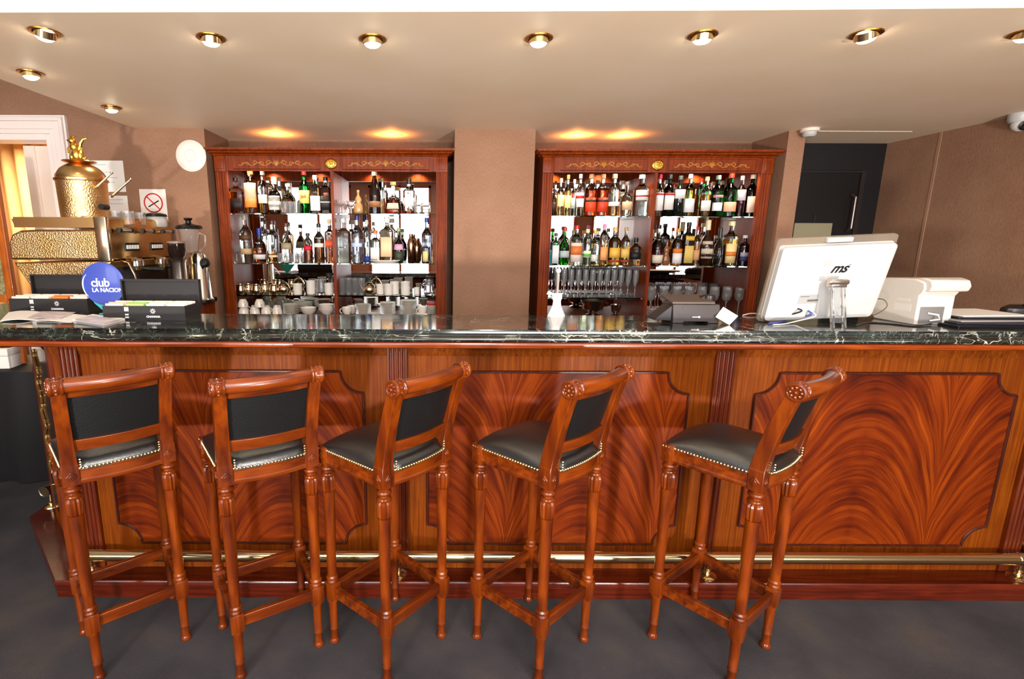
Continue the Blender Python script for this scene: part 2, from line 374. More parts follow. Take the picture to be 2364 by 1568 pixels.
# doorway casing
b = BM(); AR = mat('door_casing_paint', '#efe2da', .35)
def casing(y0, prof_w, prof):
    for o0, o1, dep in prof:
        # right jamb and head
        box(b, -2.70 + o0, -2.70 + o1, y0 - dep, y0, 0, 2.33 + o1)
        box(b, -3.78 - o1, -3.78 - o0, y0 - dep, y0, 0, 2.33 + o1)
        box(b, -3.78 - o0, -2.70 + o0, y0 - dep, y0, 2.33 + o0, 2.33 + o1)
casing(YF, .14, [(-.02, .02, .012), (.02, .05, .024), (.05, .10, .03), (.10, .125, .045), (.125, .14, .03)])
box(b, -2.72, -2.70, YF, YF + .15, 0, 2.33); box(b, -3.78, -3.76, YF, YF + .15, 0, 2.33); box(b, -3.78, -2.70, YF, YF + .15, 2.31, 2.33)
d = struct('door_1', b, AR, bevel=.003)
b = BM()
box(b, -3.02, -2.94, YF + .16, YF + .2, 0, 2.3); box(b, -2.94, -2.76, YF + .17, YF + .19, 0, 2.3)
obj('door_leaf', b, mat('white_door_leaf', '#e8d9cc', .4), d)
# golden curtains in the next room
t = BM(); n = 120
vs = []
for i in range(n + 1):
    x = -5.4 + 2.9 * i / n; y = 5.9 + .05 * math.sin(i * .9) + .03 * math.sin(i * .37)
    vs.append((t.verts.new((x, y, .05)), t.verts.new((x, y, 2.85))))
for p_, q_ in zip(vs, vs[1:]): t.faces.new((p_[0], q_[0], q_[1], p_[1]))
o = obj('curtain', t, mat('gold_curtain', '#f2c890', .6), origin=(-4, 5.9, 0)); tag(o, 'golden pleated curtain hanging in the room beyond the doorway', 'curtain')
sm = o.modifiers.new('thickness', 'SOLIDIFY'); sm.thickness = .01
# ================================================================== downlights
def downlight(px, py, tilt, az, label, power=9, zc=ZC, r=.052, grp='brass downlights in the dropped ceiling'):
    p = on(px, py, zc)
    t = thing('downlight', label, 'ceiling light', (p.x, p.y, zc), 0, grp)
    b = BM(); lathe(b, [(r * .74, -.001), (r * .76, -.006), (r, -.005), (r * 1.02, -.001), (r * 1.0, .0)], 28); obj('trim_ring', b, BRASS_D, t)
    Q = RZ(az) @ RX(tilt)
    b = BM(); lathe(b, [(r * .70, .012), (r * .72, -.014), (r * .60, -.016), (r * .56, .0)], 24, M=T(0, 0, -.003) @ Q); obj('gimbal', b, BRASS, t)
    b = BM(); lathe(b, [(0, -.030), (r * .25, -.029), (r * .45, -.025), (r * .60, -.017), (r * .62, -.010)], 20, M=T(0, 0, -.003) @ Q); obj('bulb', b, mat('lit_halogen', '#fff0d4', .4, emit=40), t)
    l = bpy.data.lights.new('halogen', 'SPOT'); l.energy = power; l.color = (1, .78, .52); l.spot_size = 1.9; l.spot_blend = .8; l.shadow_soft_size = .03
    o = bpy.data.objects.new('halogen', l); COL.objects.link(o); o.parent = t; o.matrix_local = T(0, 0, -.03) @ Q
for px, py, ti, az, la in ((103, 73, .5, .9, 'brass downlight tilted sharply, at the far left of the front ceiling row'),
        (487, 86, .3, .5, 'brass downlight above the second bar stool'), (860, 89, .15, 0, 'brass downlight above the third bar stool, bulb facing down'),
        (1244, 87, .15, 0, 'brass downlight above the fourth bar stool'), (1622, 80, .25, -.3, 'brass downlight in the front ceiling row, above the card terminal'),
        (2000, 77, .5, -.9, 'brass downlight tilted sharply, above the white monitor'), (2371, 75, .3, -.6, 'brass downlight cut off by the right edge of the picture'),
        (70, 167, .1, 0, 'brass downlight near the ceiling edge, in front of the espresso machine'), (257, 247, .1, 0, 'smallest brass downlight, nearest the brown back wall')):
    downlight(px, py, ti, az, la)
# small lamps lying on the cabinet tops, throwing an orange glow on the ceiling
for px, la in ((640, 'small amber lamp on the left end of the left cabinet top'), (903, 'small amber lamp on the right half of the left cabinet top'), (1330, 'small amber lamp on the left end of the right cabinet top'), (1440, 'small amber lamp near the middle of the right cabinet top')):
    p = at(px, 338, 3.93)
    t = thing('cabinet_lamp', la, 'lamp', (p.x, 3.93, 2.262), 0, 'amber lamps on the cabinet tops')
    b = BM(); lathe(b, [(0, 0), (.03, 0), (.032, .012), (.024, .02), (.02, .014), (0, .012)], 18); obj('housing', b, BRASS_D, t)
    l = bpy.data.lights.new('amber_lamp', 'SPOT'); l.energy = 7; l.color = (1, .40, .09); l.spot_size = 2.75; l.spot_blend = .9; l.shadow_soft_size = .02
    o = bpy.data.objects.new('amber_lamp', l); COL.objects.link(o); o.parent = t; o.matrix_local = T(0, 0, .024) @ RX(PI)
ha, hb = on(1872, 302.5, ZC), on(2105, 303.5, ZC); b = BM(); box(b, ha.x, hb.x, ha.y - .004, ha.y + .006, ZC - .003, ZC); struct('trim_4', b, mat('hatch_edge_paint', '#f0dcc4', .6))
# smoke detector, dome camera
p = on(1858, 301, ZC); b = BM(); t = thing('smoke_detector', 'round white smoke detector on the ceiling beside the right column', 'smoke detector', (p.x, p.y - .05, ZC))
lathe(b, [(.055, 0), (.057, -.018), (.05, -.022), (0, -.022)], 28); obj('base', b, CREAM, t)
b = BM(); lathe(b, [(.04, -.022), (.042, -.04), (.03, -.052), (0, -.054)], 28); obj('sensor_head', b, WHITE, t)
p = on(2368, 262, ZC); t = thing('dome_camera', 'white dome security camera at the right end of the ceiling', 'security camera', (p.x - .02, p.y, ZC))
b = BM(); lathe(b, [(0, 0), (.06, 0), (.06, -.03), (.052, -.05), (0, -.05)], 28); obj('housing', b, WHITE, t)
b = BM(); ball(b, (0, 0, -.06), .042, u=20, v=12); obj('eyeball', b, mat('grey_plastic', '#c9c4bc', .35), t)
b = BM(); lathe(b, [(.026, .0), (.027, .006), (.018, .010), (0, .006)], 20, M=T(0, 0, -.062) @ RZ(-.3) @ RX(1.9) @ T(0, 0, .036)); obj('lens', b, BLACKM, t)
# ================================================================== bar counter
ZP, YBAR = .088, 2.208
bar = thing('bar_counter', 'long mahogany bar front with three flame veneer panels and a stepped plinth', 'bar counter', (.5, YBAR, 0))
O = (.5, YBAR, 0)
body = [(-1.71, 2.208), (2.79, 2.208), (2.79, 2.50), (-1.60, 2.50), (-1.86, 2.80), (-1.86, 2.93), (-2.19, 2.93), (-2.19, 2.69)]
b = BM(); prism(b, body, ZP, 1.20, 'z'); obj('carcass', b, W_FRONT, bar, O)
# plinth: path runs so that outward is away from the bar
path = [(-2.19, 2.93), (-2.19, 2.69), (-1.71, 2.208), (2.79, 2.208), (2.79, 2.5)]
pl = [(0, 0), (.115, 0), (.115, .052), (.121, .056), (.121, .080), (.116, ZP), (0, ZP)]
b = BM(); sweep(b, path, pl); obj('plinth', b, W_PLINTH, bar, O)
b = BM(); sweep(b, path, [(0, 1.135), (.004, 1.135), (.006, 1.145), (.012, 1.16), (.012, 1.195), (0, 1.195)]); obj('cornice_rail', b, W_FRONT, bar, O)
b = BM(); sweep(b, path, [(0, ZP), (.012, ZP), (.012, .145), (.006, .16), (0, .165)]); obj('base_rail', b, W_FRONT, bar, O)
pw = 1.457
for k in range(4):
    xc = -1.63 + pw * k + (.01 if k == 3 else 0)
    b = BM(); z0, z1 = ZP + .002, 1.19; h_ = .043; poly = [(xc - h_, YBAR + .001), (xc - h_, YBAR - .018)]
    for f in range(4):
        c_ = xc - h_ + .014 + f * .0193
        for a in range(7):
            an = PI * a / 6; poly.append((c_ - .007 * math.cos(an), YBAR - .018 + .008 * math.sin(an)))
    poly += [(xc + h_, YBAR - .018), (xc + h_, YBAR + .001)]
    prism(b, poly, z0, z1, 'z'); box(b, xc - h_ - .004, xc + h_ + .004, YBAR - .024, YBAR, z0, z0 + .10); obj('pilaster', b, W_PIL, bar, O)
def panel_outline(w, z0, z1, n=.112):
    """rectangle with stepped concave corners"""
    h = w / 2; st = .012
    def corner(cx, cz, sx, sz):
        P = []
        for i in range(9):
            a = PI / 2 * i / 8
            P.append((cx - sx * (n - st) * math.cos(a) , cz - sz * (n - st) * math.sin(a)))
        return P
    out = [(-h + n, z1)]; out = []
    # clockwise from top-left notch
    def arc(cx, cz, a0, a1): return [(cx + (n - st) * math.cos(a0 + (a1 - a0) * i / 8), cz + (n - st) * math.sin(a0 + (a1 - a0) * i / 8)) for i in range(9)]
    out += [(-h, z1 - n)] + arc(-h, z1, -PI / 2, 0) + [(-h + n, z1)]
    out += [(h - n, z1)] + arc(h, z1, PI, 1.5 * PI) + [(h, z1 - n)]
    out += [(h, z0 + n)] + arc(h, z0, PI / 2, PI) + [(h - n, z0)]
    out += [(-h + n, z0)] + arc(-h, z0, 0, PI / 2) + [(-h, z0 + n)]
    return out
for k, (xc, off) in enumerate(((-.915, .02), (.55, .10), (2.027, .30))):
    b = BM(); ol = panel_outline(1.175, .214, 1.063)
    prism(b, ol, -.006, .001, 'y')
    o = obj('veneer_panel', b, flame(f'flame_mahogany_veneer_{"abc"[k]}', off + 3.0, k * 3.1), bar); o.location = (xc - O[0], 0, 0)
    b = BM(); tube(b, [(x, -.008, z) for x, z in ol], .0062, 6, closed=True); q = obj('panel_moulding', b, W_DARK, o, smooth=False)
# angled left end: edge post, brown panel and gilt ornament
dv = (Vector((-2.19, 2.69)) - Vector((-1.71, 2.208))).normalized(); nv = Vector((-dv.y, dv.x)) * -1
nv = Vector((dv.y, -dv.x)) if (dv.y * -1 < 0 and dv.y > 0) else nv
nv = Vector((-abs(dv.y), -abs(dv.x)))
A0 = Vector((-1.71, 2.208))
def slab(s0, s1, z0, z1, th, m, nm):
    b = BM(); P = [A0 + dv * s0, A0 + dv * s1, A0 + dv * s1 + nv * th, A0 + dv * s0 + nv * th]
    prism(b, [(p.x, p.y) for p in P], z0, z1, 'z'); return obj(nm, b, m, bar, O)
slab(.61, .675, ZP, 1.19, .012, W_PIL, 'end_post'); slab(0, .05, ZP, 1.19, .02, W_PIL, 'end_post')
slab(.05, .62, .17, 1.13, .010, mat('brown_lacquer', '#3a1c10', .14, coat=.5), 'end_panel')
g = BM(); gp = [A0 + dv * (.47 + .04 * math.sin(i * 1.1)) + nv * .016 for i in range(26)]; tube(g, [(p.x, p.y, .42 + .68 * i / 26) for i, p in enumerate(gp)], .007, 6)
for i in range(26):
    s = .47 + .04 * math.sin(i * 1.1); z = .42 + .68 * i / 26
    P = A0 + dv * (s + random.uniform(-.02, .02)) + nv * .014
    ball(g, (P.x, P.y, z), .008, random.uniform(.6, 1.2), .8, random.uniform(1, 2.4), 8, 5, RX(random.uniform(-.6, .6)).to_3x3())
obj('gilt_ornament', g, mat('dull_gilding', '#8a6a3c', .45, .8, bump=(90, .3)), bar, O)
# ------------------------------------------------------------------ marble worktop
wt = thing('marble_worktop', 'polished green-black marble worktop with white veins on the bar', 'worktop', (.5, 2.3, 1.222)); O2 = (.5, 2.3, 1.222)
front = [(-2.50, 2.93), (-2.50, 2.89), (-1.84, 2.13), (3.02, 2.13), (3.02, 2.56)]
prof = [(0, 1.267), (0, 1.263), (.013, 1.261), (.015, 1.254), (.030, 1.251), (.033, 1.244), (.041, 1.241), (.046, 1.236), (.046, 1.226), (.043, 1.222), (-.03, 1.222)]
b = BM(); sweep(b, front, prof)
top = front + [(-1.55, 2.56), (-1.86, 2.93)]
vs = [b.verts.new((x, y, 1.267)) for x, y in top]; b.faces.new(vs)
vs2 = [b.verts.new((x, y, 1.222)) for x, y in top]; b.faces.new(vs2[::-1])
n = len(top)
for i in range(4, n): b.faces.new((vs[i], vs[(i + 1) % n], vs2[(i + 1) % n], vs2[i]))
obj('slab', b, MARBLE, wt, O2, ang=50)
b = BM(); sweep(b, front, [(-.04, 1.2215), (.036, 1.2215), (.045, 1.217), (.048, 1.207), (.045, 1.197), (.036, 1.192), (-.04, 1.192)]); obj('wooden_nosing', b, W_TRIM, wt, O2)
# ------------------------------------------------------------------ brass foot rail
fr = thing('foot_rail', 'polished brass foot rail running along the bar plinth', 'foot rail', (.5, 2.15, ZP)); O3 = (.5, 2.15, ZP)
YR, ZR, RR = 2.146, at(1900, 1289, 2.146).z, .0265
b = BM(); tube(b, [(-1.66, YR, ZR), (2.73, YR, ZR)], RR, 28); obj('rail', b, BRASS, fr, O3)
b = BM(); tube(b, [(2.74, YR, ZR), (2.78, YR, ZR), (2.82, YR + .012, ZR), (2.85, YR + .04, ZR), (2.862, YR + .08, ZR), (2.862, 2.9, ZR)], RR, 24); obj('end_elbow', b, BRASS, fr, O3)
b = BM(); tube(b, [(2.728, YR, ZR), (2.742, YR, ZR)], RR + .0035, 28); tube(b, [(-1.672, YR, ZR), (-1.658, YR, ZR)], RR + .0035, 28); obj('end_collar', b, CHROME, fr, O3)
def bracket(x, y, parent, Ox, r=1):
    b = BM(); lathe(b, [(0, 0), (.04, 0), (.041, .004), (.03, .009), (.016, .013), (.011, .02), (.015, .027), (.015, .032), (.009, .038), (.009, max(.05, ZR - ZP - RR + .004)), (0, max(.05, ZR - ZP - RR + .004))], 20, (x, y, ZP)); obj('bracket', b, BRASS, parent, Ox)
for x in (-1.62, -.175, 1.285, 2.755): bracket(x, YR, fr, O3)
# end view of the second rail, on the left side of the bar
sr = thing('foot_rail', 'short brass foot rail seen end-on at the far left of the bar', 'foot rail', (-2.30, 2.78, ZP)); O4 = (-2.30, 2.78, ZP)
q_ = at(103, 1135, 2.72)
b = BM(); tube(b, [(q_.x, 2.72, q_.z), (q_.x, 2.92, q_.z)], .030, 24); obj('rail', b, BRASS, sr, O4)
b = BM(); lathe(b, [(0, 0), (.0255, 0), (.0255, .003), (0, .003)], 24, M=T(q_.x, 2.7195, q_.z) @ RX(PI / 2)); obj('bore_shade_disc', b, mat('bore_shade_tone', '#5a4a30', .4, .8), sr, O4)  # dark disc paints in the shaded hollow of the rail end
b = BM(); lathe(b, [(.026, 0), (.0335, 0), (.0335, .012), (.026, .012)], 24, M=T(q_.x, 2.722, q_.z) @ RX(PI / 2)); obj('end_collar', b, CHROME, sr, O4)
b = BM(); lathe(b, [(0, 0), (.04, 0), (.038, .006), (.014, .014), (.018, .026), (.010, .034), (.010, q_.z - .03 - ZP), (0, q_.z - .03 - ZP)], 20, (q_.x, 2.755, ZP)); obj('bracket', b, BRASS, sr, O4)
# ================================================================== bar stools
def make_stool():
    t = thing('bar_stool', '', 'bar stool', group='mahogany bar stools along the bar')
    wb, wf, d = .305 / 2, .341 / 2, .306 / 2
    LP = [(-wb, -d), (wb, -d), (-wf, d), (wf, d)]
    for k, (x, y) in enumerate(LP):
        b = BM()
        lathe(b, [(0, 0), (.017, 0), (.0205, .006), (.021, .012), (.0165, .02), (.0145, .026), (.0150, .062), (.0178, .066), (.0178, .072), (.0155, .076), (.0175, .17), (.018, .196), (.0225, .198), (.0225, .206), (.018, .21)], 20, (x, y, 0))
        bevbox(b, x - .0235, x + .0235, y - .0235, y + .0235, .207, .282, .003)
        lathe(b, [(.018, .278), (.0215, .283), (.0225, .289), (.019, .295), (.0235, .301), (.0235, .307), (.0185, .313), (.0185, .33), (.0215, .55), (.0228, .67), (.0235, .682)], 20, (x, y, 0))
        # reeded bulb
        nb = 24; rows = []
        for z, r in ((.68, .0225), (.69, .0245), (.73, .027), (.742, .0245), (.746, .020)):
            rows.append([b.verts.new((x + (r - (.0045 if i % 2 else 0)) * math.cos(2 * PI * i / nb), y + (r - (.0045 if i % 2 else 0)) * math.sin(2 * PI * i / nb), z)) for i in range(nb)])
        for r0, r1 in zip(rows, rows[1:]):
            for i in range(nb): b.faces.new((r0[i], r0[(i + 1) % nb], r1[(i + 1) % nb], r1[i]))
        lathe(b, [(.019, .745), (.0255, .748), (.027, .753), (.0255, .758), (.019, .762), (.0185, .768), (.0255, .773), (.0275, .779), (.0255, .785), (.021, .788), (.021, .80)], 20, (x, y, 0))
        if k > 1:
            bevbox(b, x - .0255, x + .0255, y - .0255, y + .0255, .797, .868, .003)
            sx = -1 if x < 0 else 1
            for (nx, ny) in ((sx, 0), (0, 1)):
                M_ = T(x + nx * .026, y + ny * .026, .832) @ (RZ(PI / 2) if nx else Matrix.Identity(4)) @ RY(PI / 4)
                tb = bmesh.new(); box(tb, -.011, .011, -.003, .003, -.011, .011); merge(b, tb, M_)
        o = obj('leg', b, W_STOOL, t)
    # stretchers
    for (a, c) in ((0, 1), (2, 3), (0, 2), (1, 3)):
        A, B = Vector(LP[a]), Vector(LP[c]); u = (B - A).normalized(); v = Vector((-u.y, u.x)) * .0105; s0, s1 = A + u * .02, B - u * .02
        b = BM(); prism(b, [tuple(s0 - v), tuple(s1 - v), tuple(s1 + v), tuple(s0 + v)], .222, .266, 'z'); obj('stretcher', b, W_STOOL_H, t, bevel=.002)
    # aprons, bowed a little on the back
    for (a, c, bow) in ((0, 1, .018), (2, 3, -.02), (0, 2, 0), (1, 3, 0)):
        A, B = Vector(LP[a]), Vector(LP[c]); u = (B - A).normalized(); nrm = Vector((u.y, -u.x))
        if (a, c) == (0, 2): nrm = -nrm
        if (a, c) == (2, 3): nrm = -nrm; bow = abs(bow)
        b = BM(); n = 10
        prof = [(.004, .80), (.021, .80), (.0235, .804), (.0235, .812), (.020, .816), (.020, .846), (.023, .850), (.023, .858), (.004, .858)]
        rows = []
        for i in range(n + 1):
            s = i / n; P = A + (B - A) * (s * .88 + .06) + nrm * (bow * math.sin(PI * s))
            rows.append([b.verts.new((P.x + nrm.x * o_, P.y + nrm.y * o_, z)) for o_, z in prof])
        for r0, r1 in zip(rows, rows[1:]):
            for k in range(len(prof)): b.faces.new((r0[k], r1[k], r1[(k + 1) % len(prof)], r0[(k + 1) % len(prof)]))
        b.faces.new(rows[0]); b.faces.new(rows[-1][::-1]); obj('apron', b, W_STOOL_H, t)
    # seat cushion
    b = BM(); nu, nv_ = 22, 22; ex = .0225
    def edge(s, r):   # s,r in -1..1
        if r < -.9 and abs(s) * (wb + ex) > wb - .03: return (s * (wb + ex - .004), r * (d + .012))
        wdt = wb + (wf - wb) * (r + 1) / 2 + ex; bow = .018 * math.cos(s * PI / 2)
        return (s * wdt, r * (d + ex) + (-bow if r < 0 else bow) * abs(r) ** 3)
    def hgt(s, r): return .862 + .052 * (1 - abs(s) ** 3.2) ** .6 * (1 - abs(r) ** 3.2) ** .6
    g = [[None] * (nv_ + 1) for _ in range(nu + 1)]
    for i in range(nu + 1):
        for j in range(nv_ + 1):
            s = math.sin(PI / 2 * (2 * i / nu - 1)); r = math.sin(PI / 2 * (2 * j / nv_ - 1)); x, y = edge(s, r); z = hgt(s, r)
            # keep clear of the back posts
            g[i][j] = b.verts.new((x, y, z))
    for i in range(nu):
        for j in range(nv_): b.faces.new((g[i][j], g[i + 1][j], g[i + 1][j + 1], g[i][j + 1]))
    rim = [g[i][0] for i in range(nu + 1)] + [g[nu][j] for j in range(1, nv_ + 1)] + [g[i][nv_] for i in range(nu - 1, -1, -1)] + [g[0][j] for j in range(nv_ - 1, 0, -1)]
    lo = [b.verts.new((v.co.x, v.co.y, .852)) for v in rim]; n = len(rim)
    for i in range(n): b.faces.new((rim[i], rim[(i + 1) % n], lo[(i + 1) % n], lo[i]))
    b.faces.new(lo); seat = obj('seat', b, LEATHER, t, ang=60)
    # brass nail heads round the cushion
    b = BM(); pts = [Vector((v[0], v[1])) for v in
        [edge(-1 + 2 * i / 40, -1) for i in range(41)] + [edge(1, -1 + 2 * i / 40) for i in range(1, 41)] + [edge(1 - 2 * i / 40, 1) for i in range(1, 41)] + [edge(-1, 1 - 2 * i / 40) for i in range(1, 40)]]
    per = 0; step = .0118; nxt = 0
    for p_, q2 in zip(pts, pts[1:] + pts[:1]):
        L_ = (q2 - p_).length; u = (q2 - p_) / max(L_, 1e-6); nr = Vector((u.y, -u.x))
        while nxt <= per + L_:
            c_ = p_ + u * (nxt - per) + nr * .0005
            if not (c_.y < -d + .02 and abs(c_.x) > wb - .02):
                ball(b, (c_.x, c_.y, .8585), .0047, 1, 1, 1, 8, 5)
            nxt += step
        per += L_
    # short vertical rows beside the back posts
    for s in (-1, 1):
        for k in range(4): ball(b, (s * (wb - .03), -d - ex - .012, .864 + k * .0095), .0042, 1, 1, 1, 6, 4)
    obj('nail_trim', b, NAIL, seat)
    # back posts: raked, square
    def rake(z): s = max(0, (z - .87) / .32); return -d - .085 * s ** 1.35
    for s in (-1, 1):
        b = BM(); rows = []
        for z, hw, hd in ((.797, .0265, .0255), (.872, .0265, .0255), (.878, .0235, .025), (.95, .022, .024), (1.02, .0215, .023), (1.09, .021, .022), (1.16, .0205, .021), (1.195, .020, .019)):
            x = s * (wb + .006 * max(0, (z - .87) / .3)); y = rake(z)
            rows.append([b.verts.new((x + i_ * hw, y + j_ * hd, z)) for i_, j_ in ((-1, -1), (1, -1), (1, 1), (-1, 1))])
        for r0, r1 in zip(rows, rows[1:]):
            for i in range(4): b.faces.new((r0[i], r0[(i + 1) % 4], r1[(i + 1) % 4], r1[i]))
        b.faces.new(rows[0][::-1]); b.faces.new(rows[-1])
        for nx, ny in ((s, 0), (0, -1)):
            M_ = T(s * wb + nx * .0265, -d + ny * .0255, .833) @ (RZ(PI / 2) if nx else Matrix.Identity(4)) @ RY(PI / 4)
            tb = bmesh.new(); box(tb, -.0125, .0125, -.0045, .0045, -.0125, .0125); merge(b, tb, M_)
            tb = bmesh.new(); box(tb, -.006, .006, -.0065, .0065, -.006, .006); merge(b, tb, M_)
        obj('back_post', b, W_STOOL, t, bevel=.002, ang=25)
    def rail(z0, z1, bow, th, m, nm, off=0, n=12, inset=.018):
        b = BM(); rows = []
        for i in range(n + 1):
            s = -1 + 2 * i / n; x = s * (wb - inset); yy = -bow * (1 - s * s) * -1
            q = [(x, rake(z0) - th + yy + off, z0), (x, rake(z0) + th + yy + off, z0), (x, rake(z1) + th + yy + off, z1), (x, rake(z1) - th + yy + off, z1)]
            rows.append([b.verts.new(p) for p in q])
        for r0, r1 in zip(rows, rows[1:]):
            for k in range(4): b.faces.new((r0[k], r0[(k + 1) % 4], r1[(k + 1) % 4], r1[k]))
        b.faces.new(rows[0][::-1]); b.faces.new(rows[-1]); return obj(nm, b, m, t, bevel=.002 if 'pad' not in nm else 0)
    bw = -.018
    rail(.920, .962, bw, .013, W_STOOL_H, 'lower_back_rail'); rail(1.125, 1.152, bw, .012, W_STOOL_H, 'upper_back_rail')
    rail(.956, 1.13, bw, .006, LEATHER_B, 'back_pad', .004)
    # rolled crest rail with carved ends
    b = BM(); zc, n = 1.172, 20; pts = []; rad = []
    yc = rake(1.172) - .004
    for i in range(n + 1):
        s = -1 + 2 * i / n; pts.append((s * (wb - .002), yc + bw * -1 * (1 - s * s) * -1, zc + .006 * (1 - s * s) * 0)); rad.append(.0215)
    tube(b, pts, [q * 1.18 for q in rad], 20); obj('crest_rail', b, W_STOOL_H, t)
    for s in (-1, 1):
        b = BM(); M_ = T(s * (wb - .012), yc, zc) @ RY(s * PI / 2) @ Matrix.Diagonal((1.12, 1.12, 1, 1))
        lathe(b, [(.021, 0), (.0275, .002), (.0285, .006), (.0265, .010), (.023, .012), (.0245, .016), (.025, .030), (.028, .034), (.0285, .040), (.0265, .044), (.022, .046), (.019, .043), (0, .043)], 24, M=M_)
        for k in range(8):
            a = 2 * PI * k / 8; ball(b, M_ @ Vector((.0145 * math.cos(a), .0145 * math.sin(a), .044)), .0062, 1, 1, 1, 8, 5)
        ball(b, M_ @ Vector((0, 0, .045)), .0065, 1, 1, 1, 8, 6)
        for k in range(10):
            a = 2 * PI * k / 10; ball(b, M_ @ Vector((.024 * math.cos(a), .024 * math.sin(a), .023)), .0055, 1, 1, 1, 6, 4)
        obj('carved_rosette', b, W_STOOL, t)
    return t
st = make_stool()
for i, (x, y, a, la) in enumerate(((-1.255, 1.864, 39.74, 'leftmost of the five bar stools, its back almost square to us'),
        (-.687, 1.865, 30.95, 'second bar stool from the left, under the left marble edge'), (-.189, 1.855, 47.2, 'middle bar stool of the five, turned so its leather seat shows'),
        (.406, 1.858, 41.5, 'fourth bar stool from the left, before the middle veneer panel'), (1.146, 1.845, 36.5, 'rightmost bar stool, standing apart below the white monitor'))):
    o = st if i == 0 else copy_tree(st)
    o.location = (x, y, 0); o.rotation_euler = (0, 0, math.radians(a)); o['label'] = la
# ================================================================== display cabinets
YCF, YCB = 3.80, 4.14
ZS = (1.826, 1.463, 1.221, 1.070)
def spiral(cx, cz, r0, turns, a0, sgn, n=22):
    return [(cx + r0 * (1 - .8 * i / n) * math.cos(a0 + sgn * turns * 2 * PI * i / n), cz + r0 * (1 - .8 * i / n) * math.sin(a0 + sgn * turns * 2 * PI * i / n)) for i in range(n + 1)]
def cabinet(x0, x1, label, shelves):
    cx = (x0 + x1) / 2; Oc = (cx, YCF, 0); t = thing('display_cabinet', label, 'cabinet', Oc, 0, 'mahogany back bar cabinets')
    def P(nm, bm, m, par=t, **k): return obj(nm, bm, m, par, Oc, **k)
    b = BM(); box(b, x0 + .02, x1 - .02, YCF + .02, YCB + .02, 0, 1.055); box(b, x0 + .01, x1 - .01, YCF, YCB + .02, 1.055, 1.070); P('base_cupboard', b, W_CAB)
    for s, xe in ((1, x0), (-1, x1)):
        b = BM(); xa, xb = sorted((xe, xe + s * .078)); poly = [(xa, YCF + .03), (xa, YCF)]
        for f in range(4):
            c_ = xa + .012 + .018 * f
            poly += [(c_ - .0065 * math.cos(PI * a / 5), YCF + .007 * math.sin(PI * a / 5)) for a in range(6)]
        poly += [(xb, YCF), (xb, YCF + .03)]
        prism(b, poly, 1.07, 2.115, 'z'); P('fluted_pilaster', b, W_CAB)
        b = BM(); bevbox(b, xa - .002, xb + .002, YCF - .008, YCF + .03, 2.112, 2.218, .003); bevbox(b, xa + .012, xb - .012, YCF - .012, YCF, 2.13, 2.20, .003); P('capital_block', b, W_CAB)
        b = BM(); xs = sorted((xe, xe + s * .02)); box(b, xs[0], xs[1], YCF + .03, YCB + .02, 1.07, 2.22); P('side_panel', b, W_CAB)
    b = BM(); box(b, x0 + .078, x1 - .078, YCF, YCF + .02, 2.118, 2.222); fz = P('frieze', b, W_CAB)
    for k in (-1, 1):
        xm = cx + k * (x1 - x0) * .235; hw = .31
        b = BM(); tube(b, [(xm - hw, YCF - .001, 2.130), (xm + hw, YCF - .001, 2.130), (xm + hw, YCF - .001, 2.208), (xm - hw, YCF - .001, 2.208)], .002, 5, closed=True); P('frieze_bead', b, W_DARK, fz)
        b = BM(); zc = 2.168; y = YCF - .0008
        for s in (-1, 1):
            for (dx, dz, r, tn, a0, sg) in ((.055, .004, .020, 1.2, PI, -1), (.105, -.003, .018, 1.2, 0, 1), (.155, .004, .017, 1.1, PI, -1), (.205, -.004, .013, 1.1, 0, 1)):
                pts = spiral(xm + s * dx, zc + dz, r, tn, a0 if s > 0 else PI - a0, sg * s)
                tube(b, [(px, y, pz) for px, pz in pts], [.0030 * (1 - .6 * i / 22) for i in range(23)], 5, sq=.6)
            tube(b, [(xm + s * (.015 + .23 * i / 12), y, zc - .004 + .012 * math.sin(i * 1.35)) for i in range(13)], .0026, 5)
            tube(b, [(xm + s * .235, y, zc + .01), (xm + s * .25, y, zc - .014), (xm + s * .27, y, zc - .012)], .0028, 5)
        for a in (-.9, -.45, 0, .45, .9):
            tube(b, [(xm, y, zc - .018), (xm + .016 * math.sin(a), y, zc + .004), (xm + .024 * math.sin(a), y, zc + .026 * math.cos(a))], [.002, .0042, .0018], 5)
        P('inlay_scroll', b, W_INLAY, fz)
    b = BM(); ball(b, (0, 0, 0), .045, 1, .82, .22, 28, 10)
    bmesh.ops.transform(b, matrix=T(cx, YCF - .002, 2.168) @ RX(PI / 2), verts=b.verts)
    for k in range(14): a = 2 * PI * k / 14; ball(b, (cx + .030 * math.cos(a), YCF - .010, 2.168 + .025 * math.sin(a)), .006, 1.3, .8, .9, 8, 5)
    for k in range(8): a = 2 * PI * k / 8; ball(b, (cx + .013 * math.cos(a), YCF - .013, 2.168 + .011 * math.sin(a)), .005, 1, .8, 1, 8, 5)
    ball(b, (cx, YCF - .014, 2.168), .006, 1, 1, 1, 8, 6)
    P('rosette', b, GOLD, fz)
    pr = [(0, 2.218), (.006, 2.220), (.010, 2.228), (.020, 2.234), (.030, 2.238), (.034, 2.246), (.048, 2.252), (.052, 2.258), (.052, 2.268), (0, 2.270)]
    b = BM(); sweep(b, [(x0, YCB + .02), (x0, YCF), (x1, YCF), (x1, YCB + .02)], pr); b.faces.new([b.verts.new(p) for p in ((x0 - .002, YCF - .003, 2.2699), (x1 + .002, YCF - .003, 2.2699), (x1 + .002, YCB + .02, 2.2699), (x0 - .002, YCB + .02, 2.2699))]); P('cornice', b, W_CAB)
    b = BM(); box(b, cx - .011, cx + .011, YCF + .01, YCB, 1.07, 2.118); P('divider', b, W_CAB)
